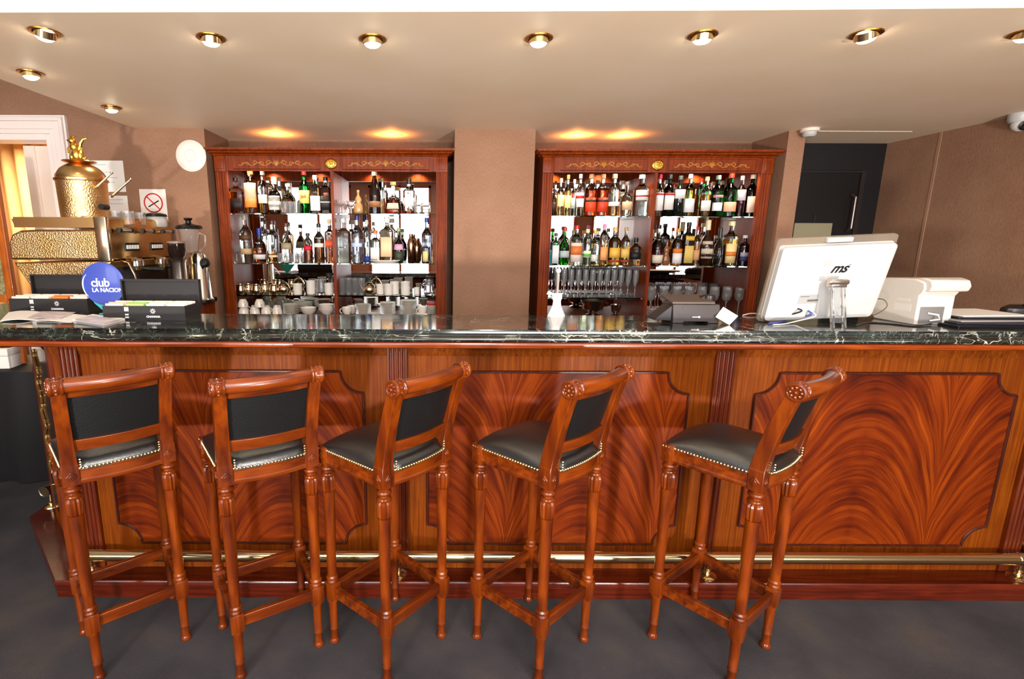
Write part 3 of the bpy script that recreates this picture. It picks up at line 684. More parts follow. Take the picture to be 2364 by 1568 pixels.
    b = BM(); box(b, x0 + .02, x1 - .02, YCB, YCB + .012, 1.07, 2.22); P('back_mirror', b, MIRROR, smooth=False)
    b = BM(); box(b, x0 + .02, x1 - .02, YCF + .02, YCB, 2.20, 2.218); P('top_board', b, W_CAB)
    for k, (a, c) in enumerate(((x0 + .022, cx - .012), (cx + .012, x1 - .022))):
        for z in shelves[k]:
            b = BM(); box(b, a, c, YCF + .05, YCB - .004, z - .008, z); P('glass_shelf', b, SHELFG, smooth=False)
    return t
def cabinet_spots(t, xs_):
    for x in xs_:
        b = BM(); lathe(b, [(.012, 0), (.026, 0), (.028, -.004), (.026, -.008), (.013, -.008)], 18, c=(x, 3.90, 2.20)); q = obj('spot_ring', b, BRASS_D, t, tuple(t.location))
        b = BM(); lathe(b, [(0, -.007), (.013, -.006)], 14, c=(x, 3.90, 2.20)); obj('spot_bulb', b, mat('lit_halogen', '#fff0d4', .4, emit=40), q, tuple(t.location))
        l = bpy.data.lights.new('cabinet_halogen', 'SPOT'); l.energy = 7; l.color = (1, .80, .58); l.spot_size = 2.5; l.spot_blend = .6; l.shadow_soft_size = .02
        o = bpy.data.objects.new('cabinet_halogen', l); COL.objects.link(o); o.parent = t; o.location = (x - t.location.x, .06, 2.185)
cab1 = cabinet(-1.585, .074, 'left mahogany display cabinet with mirrored back and glass shelves of bottles', (ZS[:3], ZS[:3]))
cab2 = cabinet(.757, 2.395, 'right mahogany display cabinet, mirrored, with bottles above rows of stemware', (tuple(z - .009 for z in ZS[:3]), tuple(z - .009 for z in ZS[:2])))
cabinet_spots(cab1, (-1.37, -.98, -.53, -.16)); cabinet_spots(cab2, (.97, 1.36, 1.78, 2.17))
# ================================================================== bottles
SHAPE = {
 's': [(0, 0), (.90, 0), (1, .02), (1, .60), (.95, .655), (.62, .715), (.36, .765), (.31, .80), (.29, .95), (.34, .955), (.34, .98), (0, .98)],
 'c': [(0, 0), (.90, 0), (1, .02), (1, .42), (.93, .52), (.68, .66), (.44, .78), (.31, .88), (.30, .95), (.36, .955), (.36, .98), (0, .98)],
 'q': [(0, 0), (.92, 0), (1, .02), (1, .66), (.92, .71), (.5, .745), (.34, .78), (.32, .95), (.37, .955), (.37, .98), (0, .98)],
 'w': [(0, 0), (.92, 0), (1, .03), (1, .60), (.86, .68), (.4, .72), (.26, .76), (.24, .94), (.28, .95), (.28, .98), (0, .98)],
 'b': [(0, 0), (.86, 0), (1, .05), (.95, .14), (.72, .44), (.62, .50), (.66, .515), (.36, .54), (.24, .62), (.22, .88), (.27, .89), (.27, .97), (0, .97)],
 'r': [(0, 0), (.7, 0), (.86, .03), (1, .22), (1, .40), (.84, .54), (.46, .64), (.28, .70), (.27, .94), (.32, .95), (.32, .98), (0, .98)],
 't': [(0, 0), (.92, 0), (1, .02), (1, .70), (.84, .76), (.46, .82), (.36, .86), (.34, .96), (.38, .965), (.38, .98), (0, .98)],
 'g': [(0, 0), (.8, 0), (.84, .02), (1, .60), (.96, .66), (.6, .71), (.38, .75), (.33, .80), (.31, .95), (.36, .955), (.36, .98), (0, .98)],
 'd': [(0, 0), (.7, 0), (.95, .06), (1, .2), (.9, .33), (.66, .42), (.56, .47), (.7, .54), (.72, .6), (.5, .7), (.28, .76), (.24, .8), (.24, .95), (0, .96)],
}
SQ = {'q': 5.0, 'w': 5.0, 'b': 2.3}; DY = {'w': .55, 'b': .6, 'd': .7}
def interp(prof, z):
    for (r0, z0), (r1, z1) in zip(prof[1:], prof[2:]):
        if z0 <= z <= z1 and z1 > z0: return r0 + (r1 - r0) * (z - z0) / (z1 - z0)
    return prof[1][0]
def bottle(p, w, h, kind, glass, liq, lvl, lab, l0, l1, cap, desc, group, capf=.90, text=None, lab2=None):
    t = thing('bottle', desc, 'bottle', p, random.uniform(-.12, .12), group); r = w / 2; pr = SHAPE[kind]; sq, dy = SQ.get(kind, 2.0), DY.get(kind, 1.0)
    solid = glass.startswith('!'); gm = mat('dark_bottle_' + glass[1:], glass[1:], .06, coat=.5, bump=(1, 0)) if solid else glassm(glass)
    b = BM(); lathe(b, [(q * r, z * h) for q, z in pr], 24, sq=sq, dy=dy); obj('glass_body', b, gm, t)
    if liq and not solid:
        zt = lvl * h; pts = [(0, .02 * h), (interp(pr, .03) * r * .86, .02 * h)]
        pts += [(q * r * .9, z * h) for q, z in pr[2:] if .03 < z < lvl] + [(interp(pr, lvl) * r * .9, zt), (0, zt)]
        b = BM(); lathe(b, pts, 20, sq=sq, dy=dy); obj('liquid', b, liquidm(liq), t)
    if lab:
        def strip(nm, col, a, c, e=.0009):
            n = 10; ph = 1.15 if sq == 2.0 else .78; b = BM(); rows = []
            for z in (a, (a + c) / 2, c):
                rr = max(interp(pr, a), interp(pr, c)) if kind in 'sqtwc' else interp(pr, z); row = []
                for i in range(n + 1):
                    an = -PI / 2 - ph + 2 * ph * i / n; ca, sa = math.cos(an), math.sin(an); k = (abs(ca) ** sq + abs(sa) ** sq) ** (-1 / sq)
                    row.append(b.verts.new(((rr * r + e) * k * ca, (rr * r + e) * k * sa * dy - (e if dy < 1 else 0), z * h)))
                rows.append(row)
            for A, B in zip(rows, rows[1:]):
                for i in range(n): b.faces.new((A[i], A[i + 1], B[i + 1], B[i]))
            o = obj(nm, b, mat('label_' + col, col, .55), t); so = o.modifiers.new('thickness', 'SOLIDIFY'); so.thickness = .0004; return o
        strip('label', lab, l0, l1)
        if lab2: strip('label_band', lab2[0], lab2[1], lab2[2], .0015)
    if cap:
        rc = pr[-2][0] * r * 1.12 + .0008; b = BM(); lathe(b, [(0, capf * h), (rc, capf * h), (rc * 1.03, capf * h + .002), (rc, .992 * h), (rc * .85, h), (0, h)], 18); obj('cap', b, mat('cap_' + cap, cap, .35), t)
    if text: textmesh('lettering', text[0], text[1], mat('ink_' + text[2], text[2], .5), t, T(0, -r * dy - .0022, (l0 + l1) / 2 * h) @ FACE_CAM, bold=.0006)
    return t
CL = '#f2fbf6'
G = {k: v for k, v in (('A', 'spirit bottles, top shelf of the left cabinet'), ('B', 'spirit bottles, middle shelf of the left cabinet'), ('C', 'spirit bottles, top shelf of the right cabinet'), ('D', 'spirit bottles, middle shelf of the right cabinet'))}
ROWZ = {'A': ZS[0], 'B': ZS[1], 'C': ZS[0] - .009, 'D': ZS[1] - .009}
LAB = [
 # row, xl, xr, ytop, kind, glass, liquid, level, label, l0, l1, cap, description
 ('A', 530, 562, 410, 'w', CL, '#8a3a08', .60, '#20100a', .10, .42, '#1a1210', 'squat amber whisky flask with dark label, first on the upper left shelf'),
 ('A', 566, 594, 393, 't', CL, '#c8641a', .62, '#f0c8a0', .34, .70, '#d87c30', 'tall bottle with pale orange label and orange cap, upper left shelf', {'lab2': ('#e88a3a', .14, .34)}),
 ('A', 597, 619, 394, 's', CL, '#a05a18', .26, '#efe4d0', .24, .44, '#d8c8a8', 'clear bottle with a cream band label and amber bottom, upper left shelf'),
 ('A', 620, 648, 408, 'r', CL, '#5a2a14', .62, '#f0e8e0', .10, .48, '#f4efe8', 'round brown bottle with white label and tall white stopper', {'capf': .80}),
 ('A', 652, 678, 424, 'r', CL, '#b4561a', .62, None, 0, 0, '#efe8dc', 'short amber bottle with pale cap behind clear tumblers, upper left shelf'),
 ('A', 691, 715, 394, 's', '#1c8a34', None, 0, '#f0dc78', .24, .54, '#a01818', 'green glass bottle with yellow label lettered in red, upper left shelf', {'text': ('J&B', .027, '#b81c1c')}),
 ('A', 717, 740, 405, 'q', CL, '#b04c14', .78, '#f0ebe6', .08, .46, '#f2eee8', 'square amber bottle with white label and white cap, left cabinet'),
 ('A', 741, 764, 409, 'q', CL, '#7a3410', .74, '#181414', .10, .48, '#0f0d0d', 'square whisky bottle with black label and black cap beside the divider', {'lab2': ('#cfc6b8', .30, .33)}),
 ('A', 817, 837, 439, 'd', '!#b08858', None, 0, None, 0, 0, '#b89060', 'ornate golden metal flask on the upper shelf right of the divider'),
 ('A', 852, 878, 396, 'c', '!#100806', None, 0, '#8a5a38', .16, .30, '#c8a890', 'dark champagne bottle with slim copper label, upper shelf'),
 ('A', 878, 889, 412, 's', CL, '#b87838', .45, None, 0, 0, '#a07848', 'thin amber-tinted bottle directly behind the dark champagne bottle', {'Y': 4.02}),
 ('A', 889, 927, 420, 'b', CL, '#8a1408', .46, '#d8c0a0', .16, .34, '#c8a060', 'bell shaped decanter bottle of dark red cognac, upper shelf'),
 ('A', 931, 957, 412, 'g', CL, '#a84030', .10, '#e8e4de', .22, .46, '#1a1614', 'nearly empty clear bottle with black stopper, right end of upper shelf', {'capf': .84}),
 ('B', 555, 581, 497, 's', CL, None, 0, '#c8a878', .18, .30, '#8a7a68', 'clear square-shouldered bottle with slanted brown label, middle left shelf', {'lab2': ('#5a3a22', .48, .58)}),
 ('B', 586, 614, 527, 'r', CL, '#8a2a0c', .55, '#e8e0d8', .10, .24, '#1c2a7a', 'squat dark amber bottle with blue stopper, middle left shelf', {'capf': .76}),
 ('B', 608, 622, 508, 's', CL, None, 0, None, 0, 0, '#2a1a14', 'slim clear bottle with black cap, behind the blue-stoppered one', {'Y': 4.03}),
 ('B', 618, 643, 509, 'g', CL, '#c06a20', .22, '#f0ddc0', .13, .18, '#4a1e18', 'clear round bottle with a little amber spirit and maroon cap'),
 ('B', 650, 675, 515, 'r', CL, None, 0, '#a89878', .34, .50, '#5a3020', 'clear tapering bottle with brown cap and small tan label'),
 ('B', 702, 721, 538, 't', CL, '#54281a', .45, '#c8102a', .42, .56, '#2a1616', 'small bottle with a round red seal, middle shelf of left cabinet'),
 ('B', 726, 748, 516, 's', CL, '#5c2c12', .62, '#e8dcc8', .40, .50, '#1a1414', 'dark whisky bottle with slanted pale label, near the divider'),
 ('B', 752, 771, 506, 'q', CL, '#a83c10', .66, '#c8502a', .36, .52, '#d8b890', 'tall red-amber bottle with striped label against the left divider'),
 ('B', 778, 809, 504, 'q', CL, None, 0, None, 0, 0, '#c8c8c8', 'large empty-looking clear square bottle right of the left divider', {'text': ('ABSOL', .018, '#3a3a44'), 'l0': .2, 'l1': .5}),
 ('B', 813, 838, 497, 's', '#dfe6ee', '#f4f8ff', .66, '#b8c4e4', .34, .42, '#20286a', 'frosted vodka bottle with dark blue cap, middle shelf'),
 ('B', 840, 855, 508, 't', CL, None, 0, '#2a3890', .02, .16, '#b8b8b8', 'narrow clear bottle with blue foot, beside the frosted vodka'),
 ('B', 856, 878, 532, 'q', CL, None, 0, '#ece4dc', .12, .48, '#d86428', 'short square bottle with orange top behind the white dish'),
 ('B', 880, 908, 500, 'q', CL, '#e89858', .5, '#f0c498', .14, .56, '#f4ece0', 'square clear gin bottle with peach label and pale stopper'),
 ('B', 910, 932, 526, 'r', '#5a6a50', None, 0, '#3a4030', .06, .34, '#8a9a70', 'dark olive bottle with pink and grey labels, middle shelf', {'lab2': ('#d898b8', .38, .54)}),
 ('B', 974, 996, 503, 's', '#dce4f0', '#eef2fa', .6, '#c4cce0', .36, .46, '#28307a', 'frosted bottle with blue neck foil near the right pilaster'),
 ('B', 976, 989, 552, 's', CL, '#c89060', .3, '#e8d088', .08, .5, '#181414', 'miniature bottle with gold face label before the frosted bottle', {'Y': 3.885}),
 ('B', 991, 1001, 567, 'd', '!#c8a078', None, 0, None, 0, 0, '#c02818', 'tiny tan figurine-shaped bottle with red top, right end of shelf'),
 ('C', 1272, 1284, 436, 's', '!#20100c', None, 0, '#3c2218', .2, .5, '#181010', 'small dark bottle at the left end of the right cabinet'),
 ('C', 1286, 1302, 412, 's', CL, '#e8c060', .62, '#f0e0a0', .26, .56, '#e8d8a0', 'pale gold bottle with cream label, second on the upper right shelf'),
 ('C', 1303, 1318, 404, 's', CL, '#e0b050', .66, '#ecd890', .2, .5, '#c88830', 'slim golden bottle with amber cap and yellow label'),
 ('C', 1318, 1332, 414, 's', CL, None, 0, '#dfe6e6', .22, .5, '#d8dcd8', 'clear rum bottle with plain frosted label, partly hidden', {'Y': 4.01}),
 ('C', 1330, 1348, 402, 's', CL, None, 0, '#f0ecea', .22, .56, '#d8d4ce', 'clear rum bottle with white label and red dot', {'lab2': ('#b82020', .42, .49)}),
 ('C', 1351, 1376, 402, 's', CL, '#b82c08', .66, '#c83a10', .10, .44, '#c89060', 'orange-red bottle with slanted black band, left one of the pair', {'lab2': ('#281410', .34, .39)}),
 ('C', 1378, 1403, 402, 's', CL, '#b82c08', .66, '#c03410', .10, .44, '#c89060', 'orange-red bottle with slanted black band, right one of the pair', {'lab2': ('#281410', .34, .39)}),
 ('C', 1404, 1430, 402, 's', CL, '#c87c20', .34, '#e8e0d0', .24, .34, '#d8b078', 'clear bottle a third full of golden spirit, after the orange-red pair'),
 ('C', 1434, 1459, 420, 'r', CL, None, 0, '#d8b48c', .18, .42, '#6a5a50', 'short clear bottle with dimpled shoulder and dark neck'),
 ('C', 1464, 1496, 403, 's', '#dcefe6', None, 0, '#f0eeec', .38, .62, '#f4f2ee', 'large clear bottle with white cap and white label beside divider', {'lab2': ('#a8382c', .46, .50)}),
 ('C', 1512, 1531, 402, 's', CL, '#c8a090', .3, '#efe6e0', .14, .56, '#b01848', 'clear bottle with raspberry cap and white label, right of the divider', {'lab2': ('#c03038', .50, .55)}),
 ('C', 1533, 1555, 403, 's', '#1a2a18', None, 0, '#ece6de', .16, .56, '#20262e', 'dark green bottle with white label under a red band', {'lab2': ('#c03038', .50, .56)}),
 ('C', 1557, 1580, 406, 's', '!#101612', None, 0, '#eceae4', .44, .66, '#30383a', 'black-green bottle with small high white label, upper right shelf'),
 ('C', 1580, 1603, 402, 's', CL, '#c89a20', .78, '#e8e8e8', .10, .42, '#c8ccd0', 'bottle with straw-yellow shoulders and large white label'),
 ('C', 1607, 1624, 412, 't', CL, '#d0701c', .55, None, 0, 0, '#d03818', 'amber bottle with red cap, left of the orange aperitif'),
 ('C', 1619, 1640, 408, 's', CL, '#e07818', .55, '#efe8de', .14, .40, '#e8d0a0', 'orange aperitif bottle with small white label, upper right shelf', {'Y': 3.90}),
 ('C', 1643, 1667, 405, 's', '#2a5a38', None, 0, '#e8e8e8', .14, .34, '#98a898', 'grey-green vermouth bottle with white label and red stripe', {'lab2': ('#c8888a', .46, .52)}),
 ('C', 1671, 1699, 401, 's', '#1e7a30', None, 0, '#e8a888', .12, .34, '#c02418', 'bright green vermouth bottle with red cap and salmon label'),
 ('C', 1701, 1720, 406, 's', CL, '#4a0c20', .46, '#c8c0c0', .40, .66, '#c8a8a0', 'purple-red wine bottle with pale high label, upper right shelf'),
 ('C', 1722, 1748, 403, 's', '#1a4a28', None, 0, '#e8c8b4', .10, .48, '#d8c8b0', 'dark green bottle with large pinkish label, last on upper shelf'),
 ('D', 1265, 1275, 553, 't', '#28909a', None, 0, None, 0, 0, '#a8b0b0', 'narrow teal bottle at the left end of the middle shelf'),
 ('D', 1274, 1290, 538, 'q', '#d8eef0', None, 0, '#e4e6ea', .06, .62, '#2a2a2a', 'pale blue gin bottle with tall white label, middle right shelf', {'Y': 3.90}),
 ('D', 1291, 1314, 525, 'r', '#2aa428', None, 0, '#b8c4c8', .20, .38, '#a02018', 'rounded bright green gin bottle with grey label and red cap'),
 ('D', 1317, 1343, 520, 's', CL, None, 0, '#f0dcd0', .08, .56, '#b01c20', 'clear gin bottle with red cap and orange guardsman label', {'lab2': ('#d87838', .26, .48)}),
 ('D', 1346, 1364, 529, 't', CL, None, 0, '#e8ecc8', .22, .40, '#d8c890', 'clear bottle with gold neck and leafy green label', {'lab2': ('#68b048', .24, .32)}),
 ('D', 1363, 1382, 531, 's', CL, None, 0, '#e4e0d8', .1, .3, '#c8a050', 'clear bottle with golden cap, right of the green-labelled one', {'Y': 3.99}),
 ('D', 1385, 1402, 517, 't', CL, '#d87828', .5, '#e8a060', .12, .44, '#e878a8', 'slim bottle with pink topper and orange striped label'),
 ('D', 1405, 1431, 524, 's', CL, '#c88c1c', .74, '#d8a840', .20, .46, '#d0a860', 'full golden tequila bottle with yellow label, middle right shelf', {'lab2': ('#a83828', .08, .14)}),
 ('D', 1433, 1453, 525, 's', CL, '#d09830', .5, '#e0b860', .20, .44, '#b89868', 'half-full golden tequila bottle, right of the full one', {'lab2': ('#a83828', .08, .14)}),
 ('D', 1455, 1478, 549, 's', CL, '#b87838', .16, '#18181c', .22, .48, '#181616', 'short clear bottle with wide black label next to the divider', {'capf': .84}),
 ('D', 1505, 1531, 519, 'r', CL, '#5a0c10', .62, '#e8dcc4', .06, .26, '#1a1210', 'dark red liqueur bottle with framed cream label, right of divider'),
 ('D', 1531, 1547, 553, 'd', '!#8a5430', None, 0, None, 0, 0, '#5a3418', 'small copper-brown bottle beside the dark red liqueur'),
 ('D', 1552, 1574, 528, 's', CL, '#c8600c', .72, '#f0ece8', .06, .34, '#d89018', 'orange liqueur bottle with white label and orange shoulder', {'lab2': ('#e07a20', .34, .46)}),
 ('D', 1576, 1598, 513, 'q', '!#1a100a', None, 0, '#e0c068', .06, .46, '#1c1610', 'tall dark square bottle with yellow label and yellow seal', {'lab2': ('#d8b040', .58, .68)}),
 ('D', 1600, 1615, 523, 's', CL, '#b87040', .6, '#d8a070', .14, .4, '#c03020', 'amber bottle with red neck, behind the tall dark square one'),
 ('D', 1618, 1645, 508, 'r', '!#2a120a', None, 0, '#d8c8b0', .16, .54, '#e8d4a8', 'dark brown bottle with ornate cream label and long pale cork', {'capf': .78}),
 ('D', 1650, 1670, 526, 'r', CL, '#404040', .3, None, 0, 0, '#201c1a', 'clear round bottle with black neck, middle right shelf', {'capf': .74}),
 ('D', 1671, 1700, 511, 'g', CL, '#d8a040', .6, '#ead090', .06, .5, '#e0c890', 'tall stout golden bottle with pale long neck', {'lab2': ('#d87830', .22, .32)}),
 ('D', 1706, 1729, 543, 's', '!#200a14', None, 0, '#b8b8c8', .30, .44, '#e8e4e0', 'dark purple bottle with white cap, last on the middle shelf', {'lab2': ('#3c3c78', .16, .29)}),
]
for q in LAB:
    row, xl, xr, yt, kd, gl, lq, lv, lb, l0, l1, cp, de = q[:13]; kw = dict(q[13]) if len(q) > 13 else {}
    Y = kw.pop('Y', 3.935); l0 = kw.pop('l0', l0); l1 = kw.pop('l1', l1)
    z = ROWZ[row]; xm = (xl + xr) / 2; yb = 494 if row in 'AC' else 610
    gl = gl.replace('!#', '!#') if gl.startswith('!') else gl
    a = at(xl, yb, Y); c = at(xr, yb, Y); top = at(xm, yt, Y)
    # keep the bottle's foot under its neck: use the x at mid height
    xc = (at(xl, (yb + yt) / 2, Y).x + at(xr, (yb + yt) / 2, Y).x) / 2
    bottle((xc, Y, z), (c.x - a.x) * 1.08, top.z - z, kd, gl, lq, lv, lb, l0, l1, cp, de, G[row], **kw)
# ================================================================== glassware and china
def proto(name, prof, m, label, cat, group, seg=20, c=None):
    b = BM(); lathe(b, prof, seg); o = obj(name, b, m); tag(o, label, cat, group); return o
def scatter(o, pts):
    for i, p in enumerate(pts):
        q = o if i == 0 else o.copy()
        if i: COL.objects.link(q)
        q.location = p
def xs(xa, xb, n, Y, y): A, B = at(xa, y, Y).x, at(xb, y, Y).x; return [A + (B - A) * i / (n - 1) for i in range(n)]
GB = mat('stemware_glass', '#ffffff', .03, trans=.93, ior=1.42)  # small white diffuse share stands in for bright highlights on the glass
FL = [(0, 0), (.026, 0), (.026, .002), (.006, .006), (.0035, .012), (.0035, .075), (.008, .085), (.019, .12), (.023, .16), (.021, .205), (.0198, .205), (.0218, .16), (.0178, .122), (.006, .09), (0, .088)]
z3 = ZS[2] - .009
scatter(proto('champagne_flute', FL, GB, 'clear champagne flute packed in rows on the lowest shelf, right cabinet', 'glass', 'champagne flutes packed on the lowest glass shelf', 14), [(x, Y, z3) for Y in (3.885, 3.94, 3.995, 4.05) for x in xs(1285, 1466, 12, Y, 660)])
WGp = [(0, 0), (.032, 0), (.032, .002), (.008, .006), (.004, .014), (.0038, .10), (.009, .112), (.028, .132), (.036, .165), (.032, .215), (.0305, .215), (.0345, .165), (.0265, .134), (.008, .116), (0, .115)]
scatter(proto('wine_glass', WGp, GB, 'clear wine glass standing in rows on the right cabinet base', 'glass', 'wine glasses on the base of the right cabinet', 16), [(x, Y, 1.0705) for Y in (3.875, 3.955, 4.035) for x in xs(1502, 1706, 8, Y, 690)])
TU = [(0, 0), (.026, 0), (.030, .004), (.034, .085), (.0318, .085), (.0278, .008), (0, .007)]
g1 = proto('tumbler', TU, GB, 'clear tumbler in front of the short amber bottle, upper left shelf', 'glass', 'tumblers on the upper left shelf', 16); scatter(g1, [(x, 3.885, ZS[0]) for x in xs(658, 684, 3, 3.885, 480)])
SG = [(0, 0), (.020, 0), (.022, .005), (.026, .07), (.0242, .07), (.0202, .009), (0, .008)]
scatter(proto('shot_glass', SG, GB, 'clear shot glass in the row on the middle left shelf', 'glass', 'shot glasses on the middle left shelf', 14), [(x, 3.885, ZS[1]) for x in xs(648, 694, 4, 3.885, 600)])
GO = [(0, 0), (.026, 0), (.026, .003), (.005, .008), (.004, .05), (.02, .062), (.036, .10), (.0345, .10), (.019, .064), (0, .055)]
scatter(proto('cocktail_glass', GO, GB, 'small stemmed cocktail glass on the upper shelf beside the divider', 'glass', 'cocktail glasses beside the divider', 16), [(x, Y, ZS[0]) for x, Y in zip(xs(789, 808, 2, 3.94, 480), (3.90, 3.99))])
o = proto('cocktail_glass', GO, GB, 'stemmed cocktail glass alone at the left end of the middle shelf', 'glass', None); o.location = (at(547, 590, 3.93).x, 3.93, ZS[1]); o.scale = (1, 1, 1.3)
scatter(proto('crystal_glass', [(0, 0), (.028, 0), (.034, .01), (.038, .09), (.0355, .09), (.0315, .014), (0, .012)], GB, 'cut crystal glass at the right end of the upper left-cabinet shelf', 'glass', 'cut crystal glasses on the upper shelf', 8), [(x, Y, ZS[0]) for x, Y in ((at(966, 480, 3.92).x, 3.92), (at(982, 480, 3.98).x, 3.98))])
HB = [(0, 0), (.024, 0), (.028, .004), (.030, .125), (.0283, .125), (.026, .008), (0, .007)]
scatter(proto('highball_glass', HB, GB, 'clear highball glass in the cluster on the third shelf', 'glass', 'highball glasses on the third shelf', 14), [(x, Y, ZS[2]) for Y in (3.90, 3.97) for x in xs(790, 834, 4, Y, 660)])
# cups, saucers, plates, bowls
CUP = [(0, 0), (.020, 0), (.024, .004), (.036, .03), (.039, .06), (.0365, .06), (.033, .032), (.02, .008), (0, .007)]
def cup(name, pr, loc, label, group, rz=0, up=True, hr=.018, hz=.03, hx=.036, m=CERAM, cat='cup'):
    t = thing(name, label, cat, loc, rz, group); M_ = None if up else T(0, 0, pr[5][1]) @ RX(PI)
    b = BM(); lathe(b, pr, 22, M=M_); obj('body', b, m, t)
    b = BM(); pts = [Vector((hx + hr * math.sin(a) * 1.0, 0, hz + hr * math.cos(a))) for a in [PI * i / 8 for i in range(9)]]
    if M_ is not None: pts = [M_ @ p for p in pts]
    tube(b, pts, .0036, 7); obj('handle', b, m, t); return t
for i, (x, Y, z) in enumerate([(x, Y, z) for Y, z in ((3.87, 0), (3.96, 0), (3.87, .0585)) for x in xs(562, 640 if z == 0 else 600, 4 if z == 0 else 2, Y, 715)]):
    cup('cup', CUP, (x, Y, ZS[3] + .001 + z), 'white upturned cup in the group at the bottom left of the left cabinet', 'upturned white cups', random.uniform(-2, 2), False)
PL = [(0, 0), (.035, 0), (.04, .003), (.062, .010), (.0625, .012), (.04, .0055), (0, .0045)]
def stack(px, n, label, group, Y=3.89, s=1.0, pr=PL, nm='plate', dz=.0085, z=ZS[3] + .001, m=CERAM, y=715, cat='plate'):
    b = BM(); lathe(b, [(r * s, z_ * s) for r, z_ in pr], 26); o = obj(nm, b, m); tag(o, label, cat, group)
    scatter(o, [(at(px, y, Y).x, Y, z + dz * i) for i in range(n)])
stack(672, 9, 'white plate in the stack beside the upturned cups', 'plates stacked beside the cups', s=.95)
stack(838, 9, 'white plate in the first stack right of the divider', 'plates, first stack right of the divider', s=1.0)
stack(895, 11, 'white plate in the middle stack right of the divider', 'plates, middle stack right of the divider', s=.98)
stack(943, 13, 'white plate in the tallest stack, right part of the cabinet', 'plates, tallest stack', s=1.0)
stack(700, 7, 'white plate in the rear stack behind the bowls', 'plates stacked behind the bowls', Y=4.03, s=1.2, dz=.011)
BO = [(0, 0), (.028, 0), (.03, .004), (.05, .02), (.065, .045), (.063, .045), (.048, .023), (.028, .008), (0, .007)]
stack(712, 2, 'white bowl in the pair left of the divider', 'pair of white bowls', nm='bowl', pr=BO, dz=.014, s=.95, cat='bowl', Y=3.865)
stack(754, 4, 'white bowl in the stack against the divider', 'bowls stacked against the divider', nm='bowl', pr=BO, dz=.012, s=.95, cat='bowl')
stack(862, 2, 'white saucer between the plate stacks', 'saucers between plate stacks', nm='saucer', s=.75, Y=3.85, cat='saucer')
cup('cup', CUP, (at(801, 715, 3.87).x, 3.87, ZS[3] + .001), 'white cup with curled handle just right of the divider', None, PI)
cup('cup', CUP, (at(813, 715, 3.95).x, 3.95, ZS[3] + .001), 'white cup standing behind the curled-handle cup', None, 2.2)
stack(975, 1, 'single white saucer under a cup, right end of the base', None, nm='saucer', s=.95, Y=3.88, cat='saucer')
cup('cup', CUP, (at(975, 708, 3.88).x, 3.88, ZS[3] + .008), 'white cup on a saucer, right end of the left cabinet base', None, -2.5)
b = BM(); x_ = at(996, 700, 3.93).x; bevbox(b, x_ - .035, x_ + .035, 3.89, 3.97, ZS[3] + .001, ZS[3] + .075, .004); t = thing('storage_tin', 'grey tin with a red lid in the bottom right corner of the left cabinet', 'tin', (x_, 3.93, ZS[3])); obj('body', b, mat('grey_tin', '#8a8478', .4), t, (x_, 3.93, ZS[3]))
b = BM(); bevbox(b, x_ - .037, x_ + .037, 3.888, 3.972, ZS[3] + .075, ZS[3] + .10, .004); obj('lid', b, mat('red_lid', '#b01c14', .4), t, (x_, 3.93, ZS[3]))
# third shelf: metal jugs, white jars
JG = [(0, 0), (.030, 0), (.036, .012), (.036, .04), (.028, .065), (.030, .078), (.0285, .078), (.0265, .065), (.034, .04), (.034, .014), (0, .004)]
SILV = mat('silver_plate', '#cdb89a', .18, 1)
for i, px in enumerate((556, 574, 592, 612, 633)):
    t = cup('milk_jug', JG, (at(px, 670, 3.90 + .05 * (i % 2)).x, 3.90 + .05 * (i % 2), ZS[2]), 'silver milk jug in the row on the third left shelf', 'silver milk jugs', random.uniform(-1, 1), True, .022, .04, .034, SILV, 'jug')
TP = [(0, 0), (.034, 0), (.046, .015), (.05, .045), (.038, .072), (.03, .078), (.03, .082), (.02, .092), (.006, .096), (.008, .104), (0, .108)]
for px, la in ((655, 'silver teapot right of the milk jugs, third left shelf'), (853, 'silver teapot right of the divider, third shelf')):
    p = (at(px, 665, 3.92).x, 3.92, ZS[2]); t = cup('teapot', TP, p, la, None, .4, True, .03, .05, .045, SILV, 'teapot')
    b = BM(); tube(b, [(-.045, 0, .03), (-.065, 0, .05), (-.075, 0, .078)], [.011, .008, .005], 8); obj('spout', b, SILV, t)
JR = [(0, 0), (.036, 0), (.042, .004), (.044, .055), (.043, .085), (.046, .09), (.046, .098), (.040, .100), (.038, .09), (.036, .01), (0, .008)]
for i, (px, sc_, la) in enumerate(((687, .85, 'white lidded sugar pot left of the tall white jar'), (718, 1.05, 'tall white china jar on the third left shelf'), (760, .9, 'white china jar closest to the divider, third shelf'), (878, .8, 'white jar just right of the teapot'), (897, .85, 'white jar in the middle of the right-hand third shelf'), (911, 1.0, 'taller white jar on the right-hand third shelf'), (936, 1.05, 'squarish white jar with a pattern, right-hand third shelf'), (962, .55, 'low white dish-like pot on the right-hand third shelf'))):
    b = BM(); lathe(b, [(r * .8 * min(1, sc_ + .1), z * sc_ * 1.0) for r, z in JR], 24); Y = 3.90 + .045 * (i % 2); p = (at(px, 668, Y).x, Y, ZS[2]); o = obj('china_jar', b, CERAM); o.location = p; tag(o, la, 'jar', 'white china jars on the third shelf')
for px, la in ((742, 'clear glass jug with handle, left of the last white jar'), (990, 'clear glass jug at the right end of the third shelf')):
    cup('glass_jug', [(r * 1.1, z * 1.45) for r, z in JG], (at(px, 665, 3.93).x, 3.93, ZS[2]), la, None, 2.6, True, .03, .06, .036, GB, 'jug')
